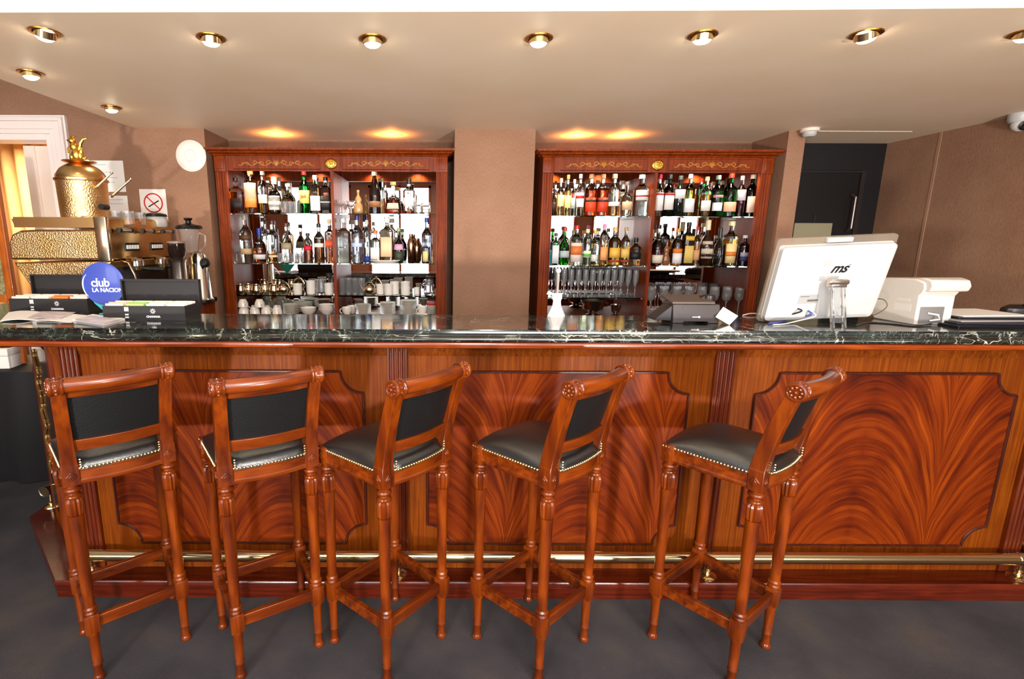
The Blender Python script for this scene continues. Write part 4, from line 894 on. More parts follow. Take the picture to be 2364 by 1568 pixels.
# white oval dish and cocktail shakers on the middle shelf
b = BM(); lathe(b, [(0, 0), (.07, 0), (.085, .006), (.115, .022), (.113, .025), (.08, .009), (0, .004)], 32, dy=.42); o = obj('serving_dish', b, CERAM); o.location = (at(889, 605, 3.875).x, 3.875, ZS[1]); tag(o, 'white oval serving dish at the front of the middle shelf', 'dish')
for px, yt, la in ((949, 540, 'copper-toned cocktail shaker on the middle shelf, left one'), (962, 550, 'copper-toned cocktail shaker on the middle shelf, right one')):
    Y = 3.92 if px < 955 else 3.97; h = at(px, yt, Y).z - ZS[1]; t = thing('cocktail_shaker', la, 'shaker', (at(px, 600, Y).x, Y, ZS[1]), 0, 'cocktail shakers'); cm = mat('copper_shaker', '#b88c6c', .15, 1)
    b = BM(); lathe(b, [(0, 0), (.022, 0), (.025, .004), (.03, h * .62), (.0, h * .62)], 22); obj('cup', b, cm, t)
    b = BM(); lathe(b, [(.0305, h * .6), (.0305, h * .64), (.022, h * .8), (.014, h * .86), (.013, h), (0, h)], 22); obj('cap', b, cm, t)
# silver bowls and white figurine on the right
t = thing('wine_cooler', 'large silver footed bowl on the base of the right cabinet', 'bowl', (at(1369, 715, 3.9).x, 3.9, 1.0705)); sv = mat('tarnished_silver', '#a8988c', .22, 1)
b = BM(); lathe(b, [(0, 0), (.055, 0), (.058, .008), (.03, .02), (.03, .03), (.07, .05), (.088, .10), (.098, .118), (.094, .12), (.084, .10), (.066, .055), (0, .035)], 32); obj('bowl_body', b, sv, t)
for s in (-1, 1):
    b = BM(); tube(b, [(s * .088, 0, .10), (s * .112, 0, .095), (s * .112, 0, .072), (s * .08, 0, .07)], .004, 7); obj('handle', b, sv, t)
b = BM(); lathe(b, [(0, 0), (.03, 0), (.032, .006), (.012, .014), (.03, .03), (.037, .065), (.040, .085), (.037, .085), (.034, .065), (.026, .034), (0, .022)], 26); o = obj('silver_goblet', b, sv); o.location = (at(1421, 715, 3.9).x, 3.9, 1.0705); tag(o, 'small silver footed cup right of the large silver bowl', 'cup')
# ================================================================== things on the worktop
ZW = 1.267
DKB = mat('black_card_box', '#1d1918', .6); DKI = mat('dark_box_lining', '#2e2926', .7)
def tea_box(xl, xr, yb, ytop_front, lidx0, lidx1, lidy, label, cols):
    A, B = on(xl, yb, ZW), on(xr, yb, ZW); Y0 = (A.y + B.y) / 2; x0, x1 = A.x, B.x; h = at((xl + xr) / 2, ytop_front, Y0).z - ZW; D = .155; w = x1 - x0
    t = thing('tea_box', label, 'tea box', ((x0 + x1) / 2, Y0, ZW), 0, 'black tea boxes on the bar')
    hw = w / 2; b = BM()
    for q in ((-hw, hw, 0, .006, 0, h), (-hw, hw, D - .006, D, 0, h), (-hw, -hw + .006, .006, D - .006, 0, h), (hw - .006, hw, .006, D - .006, 0, h), (-hw + .006, hw - .006, .006, D - .006, 0, .006)): box(b, *q)
    for k in (1, 2, 3): box(b, -hw + w * k / 4 - .0015, -hw + w * k / 4 + .0015, .006, D - .006, .006, h - .008)
    obj('box_base', b, DKB, t)
    lz = at((lidx0 + lidx1) / 2, lidy, Y0 + D + .01).z - ZW
    b = BM(); y0, y1 = D + .001, D + .03
    box(b, -hw, hw, y1 - .005, y1, h * .55, lz)
    for q in ((-hw, hw, y0, y1 - .005, lz - .007, lz), (-hw, hw, y0, y1 - .005, h * .55, h * .55 + .007), (-hw, -hw + .007, y0, y1 - .005, h * .55 + .007, lz - .007), (hw - .007, hw, y0, y1 - .005, h * .55 + .007, lz - .007)): box(b, *q)
    obj('lid', b, [DKB], t)
    # printed marks on the front
    b = BM()
    for k in range(8):
        a = PI * k / 4; c, s = math.cos(a), math.sin(a); tube(b, [(hw * .22 + .004 * c, -.0006, h * .64 + .004 * s), (hw * .22 + .0125 * c, -.0006, h * .64 + .0125 * s)], .0016, 5)
    obj('sun_emblem', b, WHITEP, t)
    b = BM(); 
    for i in range(4):
        for j in range(4): bx = -hw * .42 + (i - 1.5) * .0052; bz = h * .78 + (j - 1.5) * .0052; box(b, bx - .0020, bx + .0020, -.001, .0002, bz - .0020, bz + .0020)
    obj('grid_emblem', b, WHITEP, t)
    textmesh('lettering', 'CHAMANA', .013, WHITEP, t, T(hw * .22, -.0008, h * .24) @ FACE_CAM, bold=.0005)
    textmesh('lettering', 'inti\nzen', .0125, WHITEP, t, T(-hw * .42, -.0008, h * .30) @ FACE_CAM, bold=.0004)
    pk = None
    for k in range(4):
        for r in range(5):
            cc = cols[k] if r < 3 else '#efe4d0'
            b = BM(); cw = w / 4 - .012; bevbox(b, -cw / 2, cw / 2, -.0035, .0035, 0, h + .012 - .008, .0015, 1)
            o = obj('tea_packet', b, mat('tea_paper_' + cc, cc, .6)); o.location = ((x0 + x1) / 2 - hw + w * (k + .5) / 4, Y0 + .016 + r * .026, ZW + .006 + (.004 if r % 2 else 0))
            side = 'left' if 'left' in label else 'right'
            tag(o, f'{ {"#efe4d0": "cream", "#e8e0c8": "pale cream", "#9cc86a": "green", "#d8702c": "orange patterned", "#e8c8b0": "pinkish", "#f0e8d8": "ivory"}[cc]} paper tea packet, compartment {["far left", "centre left", "centre right", "far right"][k]} of the {side} tea box', 'tea packet', f'tea packets in the {side} box')
    return t
tea_box(238, 430, 739, 707, 270, 455, 645, 'right black tea box, lid open, with a green packet among cream ones', ['#e8c8b0', '#9cc86a', '#e8e0c8', '#f0e8d8'])
tea_box(22, 206, 721, 690, 58, 200, 634, 'left black tea box, lid open, with orange patterned packets', ['#e8e0c8', '#f0e8d8', '#d8702c', '#efe4d0'])
# round blue club sign with teal pointed foot
Yk = on(334, 739, ZW).y + .155 + .05; k0 = at(240, 655, Yk); tip = at(240, 729, Yk); rr = at(289, 655, Yk).x - k0.x
t = thing('club_sign', 'round blue plastic sign on a teal pointed foot between the tea boxes', 'sign', (k0.x, Yk, ZW)); zc = k0.z - ZW
b = BM(); lathe(b, [(0, 0), (rr, 0), (rr * 1.01, .003), (rr, .007), (rr * .93, .009), (0, .009)], 48, M=T(0, 0, zc) @ RX(PI / 2)); obj('blue_disc', b, mat('periwinkle_plastic', '#3a4a9c', .25, coat=.3), t)
b = BM(); P = []
for i in range(15):
    a = PI + PI * .06 + (PI * .88) * i / 14; P.append((rr * 1.03 * math.cos(a), zc + rr * 1.03 * math.sin(a)))
P = [(-rr * .97, zc - rr * .25)] + [(-rr * .55, zc - rr * .95), (-.006, .0), (.006, 0), (rr * .55, zc - rr * .95), (rr * .97, zc - rr * .25)]
prism(b, P, .001, .007, 'y'); box(b, -.03, .03, -.02, .03, 0, .003); obj('pointed_foot', b, mat('teal_plastic', '#3cb8b8', .3), t)
textmesh('lettering', 'club', rr * .56, WHITEP, t, T(-rr * .56, -.0095, zc + rr * .04) @ FACE_CAM, bold=.001, align='LEFT', space=.95)
x_ = textmesh('lettering', 'LA NACION', rr * .27, WHITEP, t, T(-rr * .54, -.0095, zc - rr * .30) @ FACE_CAM, bold=.0007, align='LEFT')
b = BM(); arc = [(-rr * .30 + rr * .62 * math.cos(a) * .55 - rr * .30, -.0095, zc - rr * .08 + rr * .55 * math.sin(a)) for a in [PI * .62 + PI * .76 * i / 12 for i in range(13)]]
tube(b, arc, [.0006 + .0028 * math.sin(PI * i / 12) for i in range(13)], 6); obj('bracket_mark', b, WHITEP, t)
# leaflets and papers
def sheet(name, corners, th, m, label, cat, group=None, dz=0, curl=0):
    P = [on(x, y, ZW + dz) for x, y in corners]; c = sum(P, Vector()) / 4; b = BM(); n = 6
    lo = []; hi = []
    for j in range(n + 1):
        for i in range(n + 1):
            u, v = i / n, j / n; p = (P[0] * (1 - u) + P[1] * u) * (1 - v) + (P[3] * (1 - u) + P[2] * u) * v - c
            z = curl * (math.sin(u * PI * 1.3) * .5 + .5 * u * v) + .0004
            lo.append(b.verts.new((p.x, p.y, z))); hi.append(b.verts.new((p.x, p.y, z + th)))
    W_ = n + 1
    for j in range(n):
        for i in range(n):
            a = j * W_ + i; b.faces.new((hi[a], hi[a + 1], hi[a + 1 + W_], hi[a + W_])); b.faces.new((lo[a], lo[a + W_], lo[a + 1 + W_], lo[a + 1]))
    ring = [j for j in range(W_)] + [W_ * j + n for j in range(1, W_)] + [W_ * n + i for i in range(n - 1, -1, -1)] + [W_ * j for j in range(n - 1, 0, -1)]
    for a, c_ in zip(ring, ring[1:] + ring[:1]): b.faces.new((lo[a], lo[c_], hi[c_], hi[a]))
    o = obj(name, b, m); o.location = (c.x, c.y, ZW + dz); return tag(o, label, cat, group)
PHOTO = mottled('printed_cover', '#b8a4a8', '#e8dcd8', 18, .4)
sheet('booklet', [(168, 741), (240, 752), (289, 740), (215, 730)], .010, PAPER, 'thick white booklet at the front, left of the right tea box', 'booklet')
sheet('leaflet', [(172, 738), (235, 748), (280, 738), (210, 729)], .0012, PHOTO, 'glossy printed leaflet lying on the white booklet', 'leaflet', None, .0108)
sheet('leaflet', [(85, 741), (165, 745), (200, 729), (120, 724)], .002, PAPER, 'white leaflet in the middle of the loose papers', 'leaflet', 'loose papers at the left end of the bar', 0, .004)
sheet('leaflet', [(0, 743), (90, 739), (106, 722), (20, 722)], .002, PAPER, 'curling white sheet nearest the left edge of the picture', 'leaflet', 'loose papers at the left end of the bar', .003, .012)
sheet('leaflet', [(60, 736), (140, 736), (175, 722), (95, 720)], .002, PHOTO, 'printed pale pink leaflet half under the curling sheet', 'leaflet', 'loose papers at the left end of the bar', .006, .003)
# card terminal in its dock
GP = mat('graphite_plastic', '#352c2a', .4); GPD = mat('dark_graphite', '#1c1817', .4)
Yt = on(1600, 747, ZW).y; xa, xb = at(1553, 745, Yt).x, at(1659, 745, Yt).x; c_ = ((xa + xb) / 2, Yt, ZW); w_ = (xb - xa) / 2; h_ = at(1600, 703, Yt).z - ZW
t = thing('card_terminal', 'dark grey card payment terminal in its dock on the bar', 'card terminal', c_)
b = BM(); prism(b, [(-w_, 0), (-w_ * .56, 0), (-w_ * .5, .008), (w_ * .5, .008), (w_ * .56, 0), (w_, 0), (w_ * 1.02, h_ * .5), (w_ * .98, h_), (-w_ * 1.06, h_), (-w_ * 1.02, h_ * .5)], 0, .12, 'y'); obj('dock', b, GP, t, bevel=.003)
b = BM(); prism(b, [(-.004, h_ + .001), (.13, h_ + .02), (.13, h_ + .034), (-.004, h_ + .012)], -w_ * 1.1, w_ * .75, 'x'); obj('terminal_body', b, mat('taupe_plastic', '#54463e', .5), t, bevel=.003)
b = BM(); prism(b, [(-w_ * 1.04, h_ * .95), (-w_ * 1.03, .012), (-w_ * 1.75, .012), (-w_ * 1.70, .022)], .01, .10, 'y'); obj('side_wing', b, GPD, t, bevel=.002)
b = BM(); lathe(b, [(0, 0), (.026, 0), (.028, .004), (.028, .032), (.024, .036), (0, .036)], 24, (w_ * .80, .07, h_ + .002)); prism(b, [(w_ * .8 - .028, h_ + .034), (w_ * .8 - .06, h_ + .010), (w_ * .8 - .028, h_ + .004)], .05, .09, 'y'); obj('paper_roll_cover', b, GPD, t)
b = BM(); box(b, -.018, .010, -.0008, .001, h_ * .32, h_ * .36); ball(b, (.014, 0, h_ * .34), .005, 1, .3, 1, 12, 6); obj('logo_mark', b, WHITEP, t)
# folded white napkin card
Yn = on(1684, 751, ZW).y; q = [at(x, y, Yn) for x, y in ((1660, 734), (1684, 751), (1713, 732), (1684, 712))]
b = BM(); cN = Vector((q[1].x, Yn, ZW)); P = [(p.x - cN.x, p.z - ZW) for p in q]; P[1] = (0, 0.0)
A, B = [], []
vs = [b.verts.new((P[0][0], .03, P[0][1])), b.verts.new((0, 0, .0005)), b.verts.new((P[2][0], .03, P[2][1])), b.verts.new((P[3][0], .05, P[3][1])), b.verts.new((0, .06, .0005))]
b.faces.new((vs[0], vs[1], vs[3])); b.faces.new((vs[1], vs[2], vs[3])); b.faces.new((vs[0], vs[3], vs[4])); b.faces.new((vs[3], vs[2], vs[4])); b.faces.new((vs[0], vs[4], vs[1])); b.faces.new((vs[1], vs[4], vs[2]))
o = obj('folded_napkin', b, PAPER, smooth=False); o.location = cN; tag(o, 'white napkin folded to a point beside the card terminal', 'napkin')
# monitor (all-in-one) seen from behind
Pb0, Pb1, Pt0, Pt1 = at(1750, 742, 2.36), at(2012, 736, 2.36), at(1806, 548, 2.25), at(2081, 548, 2.25)
cb = (Pb0 + Pb1) / 2; ct = (Pt0 + Pt1) / 2; U = ((Pb1 - Pb0) + (Pt1 - Pt0)).normalized(); V = (ct - cb); H_ = V.length; V.normalize(); Nn = U.cross(V).normalized()   # Nn faces the camera side
U = V.cross(Nn).normalized()
if Nn.y > 0: Nn = -Nn
Wm = ((Pb1 - Pb0).length + (Pt1 - Pt0).length) / 2
R3 = Matrix((U, V, Nn)).transposed().to_4x4()
MB_ = T(*(cb - Vector((cb.x, cb.y, ZW)))) @ R3
t = thing('computer_monitor', 'white all-in-one touchscreen computer seen from behind, on a clear stand', 'monitor', (cb.x, cb.y, ZW))
def rrect(w, h, r, y0=0, n=6):
    P = []
    for cx_, cy_, a0 in ((w / 2 - r, h - r, 0), (-w / 2 + r, h - r, PI / 2), (-w / 2 + r, r, PI), (w / 2 - r, r, 1.5 * PI)):
        P += [(cx_ + r * math.cos(a0 + PI / 2 * i / n), y0 + cy_ + r * math.sin(a0 + PI / 2 * i / n)) for i in range(n + 1)]
    return P
b = BM(); prism(b, rrect(Wm, H_, .016), -.030, -.018, 'z'); bmesh.ops.transform(b, matrix=MB_, verts=b.verts); obj('clear_bezel', b, mat('clear_acrylic', '#e8d8c4', .05, trans=.85, ior=1.3), t)
b = BM(); prism(b, rrect(Wm - .026, H_ - .040, .014, .010), -.018, -.012, 'z')
ws, hs = Wm - .03, H_ - .045
P0 = rrect(ws, hs, .02, .012); P1 = rrect(ws - .05, hs - .06, .02, .035); n_ = len(P0)
r0 = [b.verts.new((x, y, -.012)) for x, y in P0]; r1 = [b.verts.new((x, y, .012)) for x, y in P0]; r2 = [b.verts.new((x, y, .026)) for x, y in P1]
for a_, c2 in ((r0, r1), (r1, r2)):
    for i in range(n_): b.faces.new((a_[i], a_[(i + 1) % n_], c2[(i + 1) % n_], c2[i]))
b.faces.new(r2); b.faces.new(r0[::-1]); bmesh.ops.transform(b, matrix=MB_, verts=b.verts); obj('white_back_shell', b, WHITE, t, bevel=.002)
b = BM(); bevbox(b, -.055, .055, H_ - .022, H_ - .002, -.02, .0, .003); bmesh.ops.transform(b, matrix=MB_, verts=b.verts); obj('webcam_bar', b, WHITE, t)
textmesh('lettering', 'ms', .062, BLACKP, t, MB_ @ T(.012, H_ * .665, .0268), shear=.45, bold=.0016, space=.95)
b = BM(); box(b, .052, .060, H_ * .665 + .014, H_ * .665 + .016, .0262, .0272); bmesh.ops.transform(b, matrix=MB_, verts=b.verts); obj('printed_dash', b, BLACKP, t)
def patch(nm, x0, x1, y0, y1, m, z=.0262):
    b = BM(); box(b, x0, x1, y0, y1, z, z + .0008); bmesh.ops.transform(b, matrix=MB_, verts=b.verts); return obj(nm, b, m, t)
lbp = patch('rating_label', -.125, -.04, H_ * .25, H_ * .36, mat('label_paper', '#9a9794', .6)); 
patch('barcode_strip', -.085, -.038, H_ * .275, H_ * .30, mat('grey_ink', '#5a5755', .6), .0272)
patch('barcode_strip', -.120, -.080, H_ * .335, H_ * .342, mat('grey_ink', '#5a5755', .6), .0272)
b = BM(); lathe(b, [(0, 0), (.017, 0), (.017, .0008), (0, .0008)], 24, M=MB_ @ T(-.045, H_ * .73, .0262)); obj('grey_sticker', b, mat('grey_sticker_ink', '#a3a19f', .6), t)
b = BM()
for k in range(7): box(b, -ws / 2 + .022, -ws / 2 + .032, H_ * .16 + k * .012, H_ * .16 + k * .012 + .003, .0180, .0205)
bmesh.ops.transform(b, matrix=MB_, verts=b.verts); obj('vent_slots', b, mat('grey_ink', '#5a5755', .6), t)
# chrome hinge and clear leg
hp = at(1935, 651, 2.22) - Vector((cb.x, cb.y, ZW)); b = BM(); lathe(b, [(0, -.042), (.011, -.042), (.0125, -.038), (.0125, .038), (.011, .042), (0, .042)], 22, M=T(*hp) @ RY(PI / 2)); bevbox(b, hp.x - .026, hp.x + .04, hp.y - .004, hp.y + .035, hp.z - .024, hp.z - .004, .003); tube(b, [tuple(hp), tuple(hp + Vector((0, .06, .004)))], .009, 10); obj('chrome_hinge', b, mat('satin_chrome', '#c8b8ac', .2, .9), t)
AC = mat('clear_leg_acrylic', '#f4f6f6', .04, trans=.95, ior=1.25)
b = BM(); bt = on(1933, 756, ZW) - Vector((cb.x, cb.y, ZW)); y_ = hp.y
for s in (-1, 1): prism(b, [(hp.x + s * .026 - .006, hp.z - .02), (hp.x + s * .026 + .006, hp.z - .02), (bt.x + s * .026 + .006, .001), (bt.x + s * .026 - .006, .001)], y_ - .004, y_ + .008, 'y')
prism(b, [(hp.x - .02, hp.z - .03), (hp.x + .02, hp.z - .03), (bt.x + .02, .02), (bt.x - .02, .02)], y_ + .008, y_ + .012, 'y'); obj('clear_leg', b, AC, t)
b = BM(); tube(b, [(bt.x, y_ + .004, .045), (bt.x + .012, y_ + .004, .055), (bt.x + .012, y_ + .004, .085), (bt.x, y_ + .004, .095), (bt.x - .012, y_ + .004, .085), (bt.x - .012, y_ + .004, .055)], .0035, 8, closed=True); obj('cable_loop_slot', b, AC, t)
# cables
def cable(pts, r, m, label, cat='cable', group='cables at the computer'):
    P = [Vector(p) for p in pts]; Q = []
    for i in range(len(P) - 1):
        p0, p1, p2, p3 = P[max(i - 1, 0)], P[i], P[i + 1], P[min(i + 2, len(P) - 1)]
        for k in range(8):
            s = k / 8; Q.append(.5 * ((2 * p1) + (p2 - p0) * s + (2 * p0 - 5 * p1 + 4 * p2 - p3) * s * s + (3 * p1 - p0 - 3 * p2 + p3) * s ** 3))
    Q.append(P[-1]); c0 = Q[-1].copy(); b = BM(); tube(b, [q - c0 for q in Q], r, 8); o = obj('cable', b, m); o.location = c0; return tag(o, label, cat, group)
def onm(x, y, out=.03): # a point on the monitor's back, by its own coordinates
    return MB_ @ Vector((x, y, out)) + Vector((cb.x, cb.y, ZW))
BC, BLC, WC = mat('black_cable', '#1a1614', .4), mat('blue_cable', '#4a58a8', .4), mat('white_cable', '#e4ded6', .4)
cable([onm(-.115, .075, .026), onm(-.118, .070, .05), on(1785, 736, ZW + .012), on(1768, 742, ZW + .004), on(1750, 741, ZW + .004)], .0035, BC, 'black cable plugged into the lower left of the monitor')
cable([onm(-.065, .062, .026), onm(-.068, .055, .055), on(1825, 735, ZW + .012), on(1800, 744, ZW + .004), on(1775, 747, ZW + .004)], .004, BLC, 'blue cable hanging from the monitor onto the marble')
cable([onm(-.055, .062, .026), onm(-.052, .050, .06), on(1838, 742, ZW + .010), on(1812, 748, ZW + .004), on(1785, 750, ZW + .004)], .003, WC, 'white cable looping down from the monitor beside the blue one')
cable([on(1715, 728, ZW + .003), on(1735, 724, ZW + .01), on(1765, 726, ZW + .004), on(1800, 728, ZW + .003)], .0035, WC, 'white cable lying on the marble left of the monitor')
cable([on(1975, 752, ZW + .003), on(2010, 745, ZW + .003), on(2060, 748, ZW + .003), on(2110, 753, ZW + .003), on(2150, 748, ZW + .006)], .003, BC, 'thin dark cable on the marble in front of the receipt printer')
cable([on(1990, 738, ZW + .01), at(2030, 722, 2.33), at(2048, 706, 2.30), at(2040, 692, 2.32), at(2022, 690, 2.36)], .002, mat('olive_cable', '#5a5030', .4), 'thin olive cable arcing between the monitor and receipt printer')
# receipt printer
Yp_ = on(2150, 750, ZW).y; x0, x1 = at(2112, 745, Yp_).x, at(2197, 745, Yp_).x; hh = at(2160, 645, Yp_).z - ZW; wd = x1 - x0
pc = ((x0 + x1) / 2, Yp_, ZW); t = thing('receipt_printer', 'off-white receipt printer right of the monitor', 'printer', pc, .10); IV = mat('ivory_plastic', '#c8c0b6', .4, coat=.1)
hw = wd / 2
b = BM(); prism(b, [(0, 0), (.20, 0), (.215, .02), (.215, hh * .80), (.18, hh * .98), (.03, hh), (-.012, hh * .93), (-.018, hh * .80), (-.010, hh * .70), (0, hh * .64)], -hw * 1.12, hw * 1.05, 'x'); obj('body', b, IV, t, bevel=.006)
b = BM(); prism(b, [(-.016, hh * .74), (.02, hh * .70), (.04, hh * 1.01), (.0, hh * 1.04), (-.035, hh * .99), (-.046, hh * .86), (-.036, hh * .75)], -hw * 1.05, hw * 1.24, 'x'); obj('top_cover', b, IV, t, bevel=.006)
b = BM(); bevbox(b, -hw * .95, hw * .5, -.002, .03, .006, hh * .40, .002); obj('port_recess', b, mat('grey_recess', '#6e6a66', .5), t)
b = BM(); 
for k in range(3): box(b, -hw * .55 + k * hw * .52, -hw * .55 + k * hw * .52 + .011, -.0475, -.046, hh * .80, hh * .835)
bmesh.ops.transform(b, matrix=T(0, .0035, .008), verts=b.verts); obj('slots', b, BLACKP, t)
b = BM(); tube(b, [(-hw * .3, -.004, .02), (-hw * .1, -.03, .03), (-hw * .2, -.03, .05), (-hw * .5, -.004, .055)], .004, 8); obj('plugged_cable', b, WC, t)
b = BM(); box(b, -hw * 1.125, -hw * 1.12, .04, .10, hh * .5, hh * .56); box(b, -hw * 1.125, -hw * 1.12, .03, .11, hh * .28, hh * .44); obj('rating_label', b, mat('label_paper_grey', '#cfc8c0', .6), t)
b = BM(); box(b, -hw * .1, hw * .7, -.037, -.034, hh * .93, hh * .955); obj('pink_print', b, mat('pink_ink', '#d89098', .5), t)
# folders and papers at the right end
def stackbook(nm, px, py, w, d, z0, th, rz, m, label, cat='folder', grp='folders stacked at the right end of the bar'):
    p = on(px, py, ZW); b = BM(); bevbox(b, -w / 2, w / 2, 0, d, 0, th, .0012, 1); o = obj(nm, b, m); o.location = (p.x, p.y, ZW + z0); o.rotation_euler = (0, 0, rz); return tag(o, label, cat, grp)
BK = mat('black_folder', '#141212', .35)
zz = 0
for i, (nm, th, m, la, rz) in enumerate((('folder', .010, BK, 'lowest black folder in the pile at the right edge', .02), ('folder', .009, mat('navy_folder', '#20222e', .4), 'navy folder second from the bottom of the right pile', -.04), ('folder', .007, mat('grey_folder', '#8a8480', .5), 'grey folder in the middle of the right pile', .05), ('folder', .009, BK, 'upper black folder under the white papers, right end', -.02), ('paper_stack', .006, PAPER, 'loose white papers on top of the folders at the right edge', .06))):
    stackbook(nm, 2300, 758 - i * 2, .34, .24, zz, th, rz, m, la, 'papers' if nm == 'paper_stack' else 'folder'); zz += th + .0005
p = on(2290, 728, ZW); t = thing('leather_case', 'dark rounded leather case behind the white papers, right end', 'case', (p.x + .02, 2.60 - .10, ZW), 0)
b = BM(); lathe(b, [(0, 0), (.10, 0), (.115, .02), (.11, .055), (.08, .07), (0, .072)], 28, dy=.45); obj('body', b, mat('dark_brown_leather', '#1a1210', .3), t)
b = BM(); tube(b, [(-.05, -.03, .07), (-.03, -.03, .085), (.03, -.03, .085), (.05, -.03, .07)], .005, 8); obj('handle', b, BLACKM, t)
# white figurine with flared skirt
p = on(1283, 731, ZW); t = thing('white_figurine', 'white angular figurine with flared skirt and ball head, on the bar', 'figurine', (p.x, p.y - .01, ZW)); k = .0021
b = BM(); FG = mat('white_glazed_figure', '#f4ece6', .3)
lathe(b, [(0, 0), (.043, 0), (.044, .006), (.022, .055), (.019, .075), (.021, .088), (.017, .098), (0, .10)], 8, dy=.6); obj('skirt', b, FG, t, smooth=False)
b = BM(); bevbox(b, -.026, .022, -.012, .012, .088, .118, .004); tube(b, [(-.02, 0, .112), (-.046, 0, .124), (-.048, 0, .112)], .006, 6); obj('shoulders', b, FG, t)
b = BM(); lathe(b, [(0, .116), (.008, .116), (.006, .15), (.008, .215), (0, .216)], 10); obj('stem', b, mat('clear_stem', '#d8c8c0', .1, trans=.7), t)
b = BM(); ball(b, (0, 0, .228), .0125, u=16, v=10); obj('head', b, FG, t)
# ================================================================== espresso corner on the left
ZK = 1.22
bc = thing('back_counter', 'dark wooden service counter behind the bar carrying the espresso machine', 'counter', (-2.1, 3.3, 0))
b = BM(); box(b, -2.02, -1.64, 2.98, 3.745, 0, ZK - .03); obj('cupboard', b, W_CAB, bc, (-2.1, 3.3, 0))
b = BM(); bevbox(b, -2.62, -1.62, 2.95, 3.748, ZK - .03, ZK, .004); obj('top', b, mat('dark_stone_top', '#1c1614', .2), bc, (-2.1, 3.3, 0))
HB_ = mottled('hammered_brass', '#eebd76', '#f6d09a', 8, .33)
HB_.node_tree.nodes['Principled BSDF'].inputs['Metallic'].default_value = 1
def dimple(m, s=120, st=.5):
    nt = m.node_tree; v = nt.nodes.new('ShaderNodeTexVoronoi'); v.inputs['Scale'].default_value = s; tc = nt.nodes.new('ShaderNodeTexCoord'); nt.links.new(tc.outputs['Object'], v.inputs['Vector'])
    bp = nt.nodes.new('ShaderNodeBump'); bp.inputs['Strength'].default_value = st; bp.inputs['Distance'].default_value = .004; nt.links.new(v.outputs['Distance'], bp.inputs['Height']); nt.links.new(bp.outputs[0], nt.nodes['Principled BSDF'].inputs['Normal'])
dimple(HB_)
WB = mat('warm_polished_brass', '#e2b878', .24, 1, bump=(6, .1)); PS = mat('pale_brass', '#ecd8b0', .2, 1, bump=(10, .05))
em = thing('espresso_machine', 'brass espresso machine with hammered side and domed boiler topped by a figure', 'espresso machine', (-2.15, 3.3, ZK)); OE = (-2.15, 3.3, ZK)
def E_(nm, b, m, par=em, **k): return obj(nm, b, m, par, OE, **k)
y0, y1 = 2.97, 3.68
def endprof(y): return at
up = [at(x, y, y0) for x, y in ((24, 600), (20, 560), (26, 541), (45, 532), (80, 530), (232, 531), (240, 545), (255, 600))]
lo_ = [at(x, y, y0) for x, y in ((27, 606), (254, 604), (215, 668), (72, 668))]
b = BM(); prism(b, [(p.x, p.z) for p in up], y0, y1, 'y'); E_('hammered_body', b, HB_, bevel=.012)
b = BM(); prism(b, [(p.x, p.z) for p in lo_], y0 + .012, y1 - .03, 'y'); E_('lower_shell', b, HB_, bevel=.008)
zt_, zb_ = at(250, 531, y0).z, at(250, 604, y0).z; xf = up[6].x + .008
b = BM(); bevbox(b, xf - .05, xf + .022, y0 - .018, y0 + .02, zb_ - .002, zt_ + .075, .008); E_('corner_post', b, PS)
b = BM(); bevbox(b, xf - .03, xf + .015, y0 + .02, y1, zb_ + .01, zt_ + .065, .006); E_('control_panel', b, WB)
b = BM(); pr = [(xf - .505, zt_ + .015), (xf + .0, zt_ + .012), (xf + .012, zt_ + .075), (xf - .004, zt_ + .078), (xf - .012, zt_ + .03), (xf - .49, zt_ + .03), (xf - .505, zt_ + .06), (xf - .52, zt_ + .058)]
prism(b, pr, y0 - .005, y1, 'y'); E_('cup_tray', b, PS)
b = BM(); box(b, xf - .505, xf - .048, y0 - .012, y0 - .006, zt_ + .012, zt_ + .070); E_('tray_front', b, WB)
b = BM(); bevbox(b, xf - .42, xf - .02, y0 + .03, y1 - .02, ZK + .02, zb_ - .005, .004); E_('back_housing', b, BLACKM)
b = BM(); bevbox(b, xf - .1, xf + .18, y0 + .05, y1 - .02, ZK + .004, ZK + .06, .006); E_('drip_tray', b, STEEL)
for x in (xf - .36, xf - .06):
    for y in (y0 + .07, y1 - .07): b = BM(); lathe(b, [(0, 0), (.022, 0), (.018, .02), (0, .02)], 14, (x, y, ZK)); E_('foot', b, BLACKM)
xs_ = xf + .015
for k, yy in enumerate((y0 + .12, y0 + .36, y0 + .60)):
    b = BM(); tube(b, [(xs_, yy, zt_ - .0), (xs_ + .03, yy, zt_ - .0)], .012, 12); tube(b, [(xs_ + .03, yy - .055, zt_), (xs_ + .03, yy + .055, zt_)], .013, 14); o = E_('steam_knob', b, CHROME)
    b = BM(); tube(b, [(xs_ + .03, yy - .068, zt_), (xs_ + .03, yy - .046, zt_)], .0145, 14); tube(b, [(xs_ + .03, yy + .046, zt_), (xs_ + .03, yy + .068, zt_)], .0145, 14); E_('knob_grips', b, BLACKM, o)
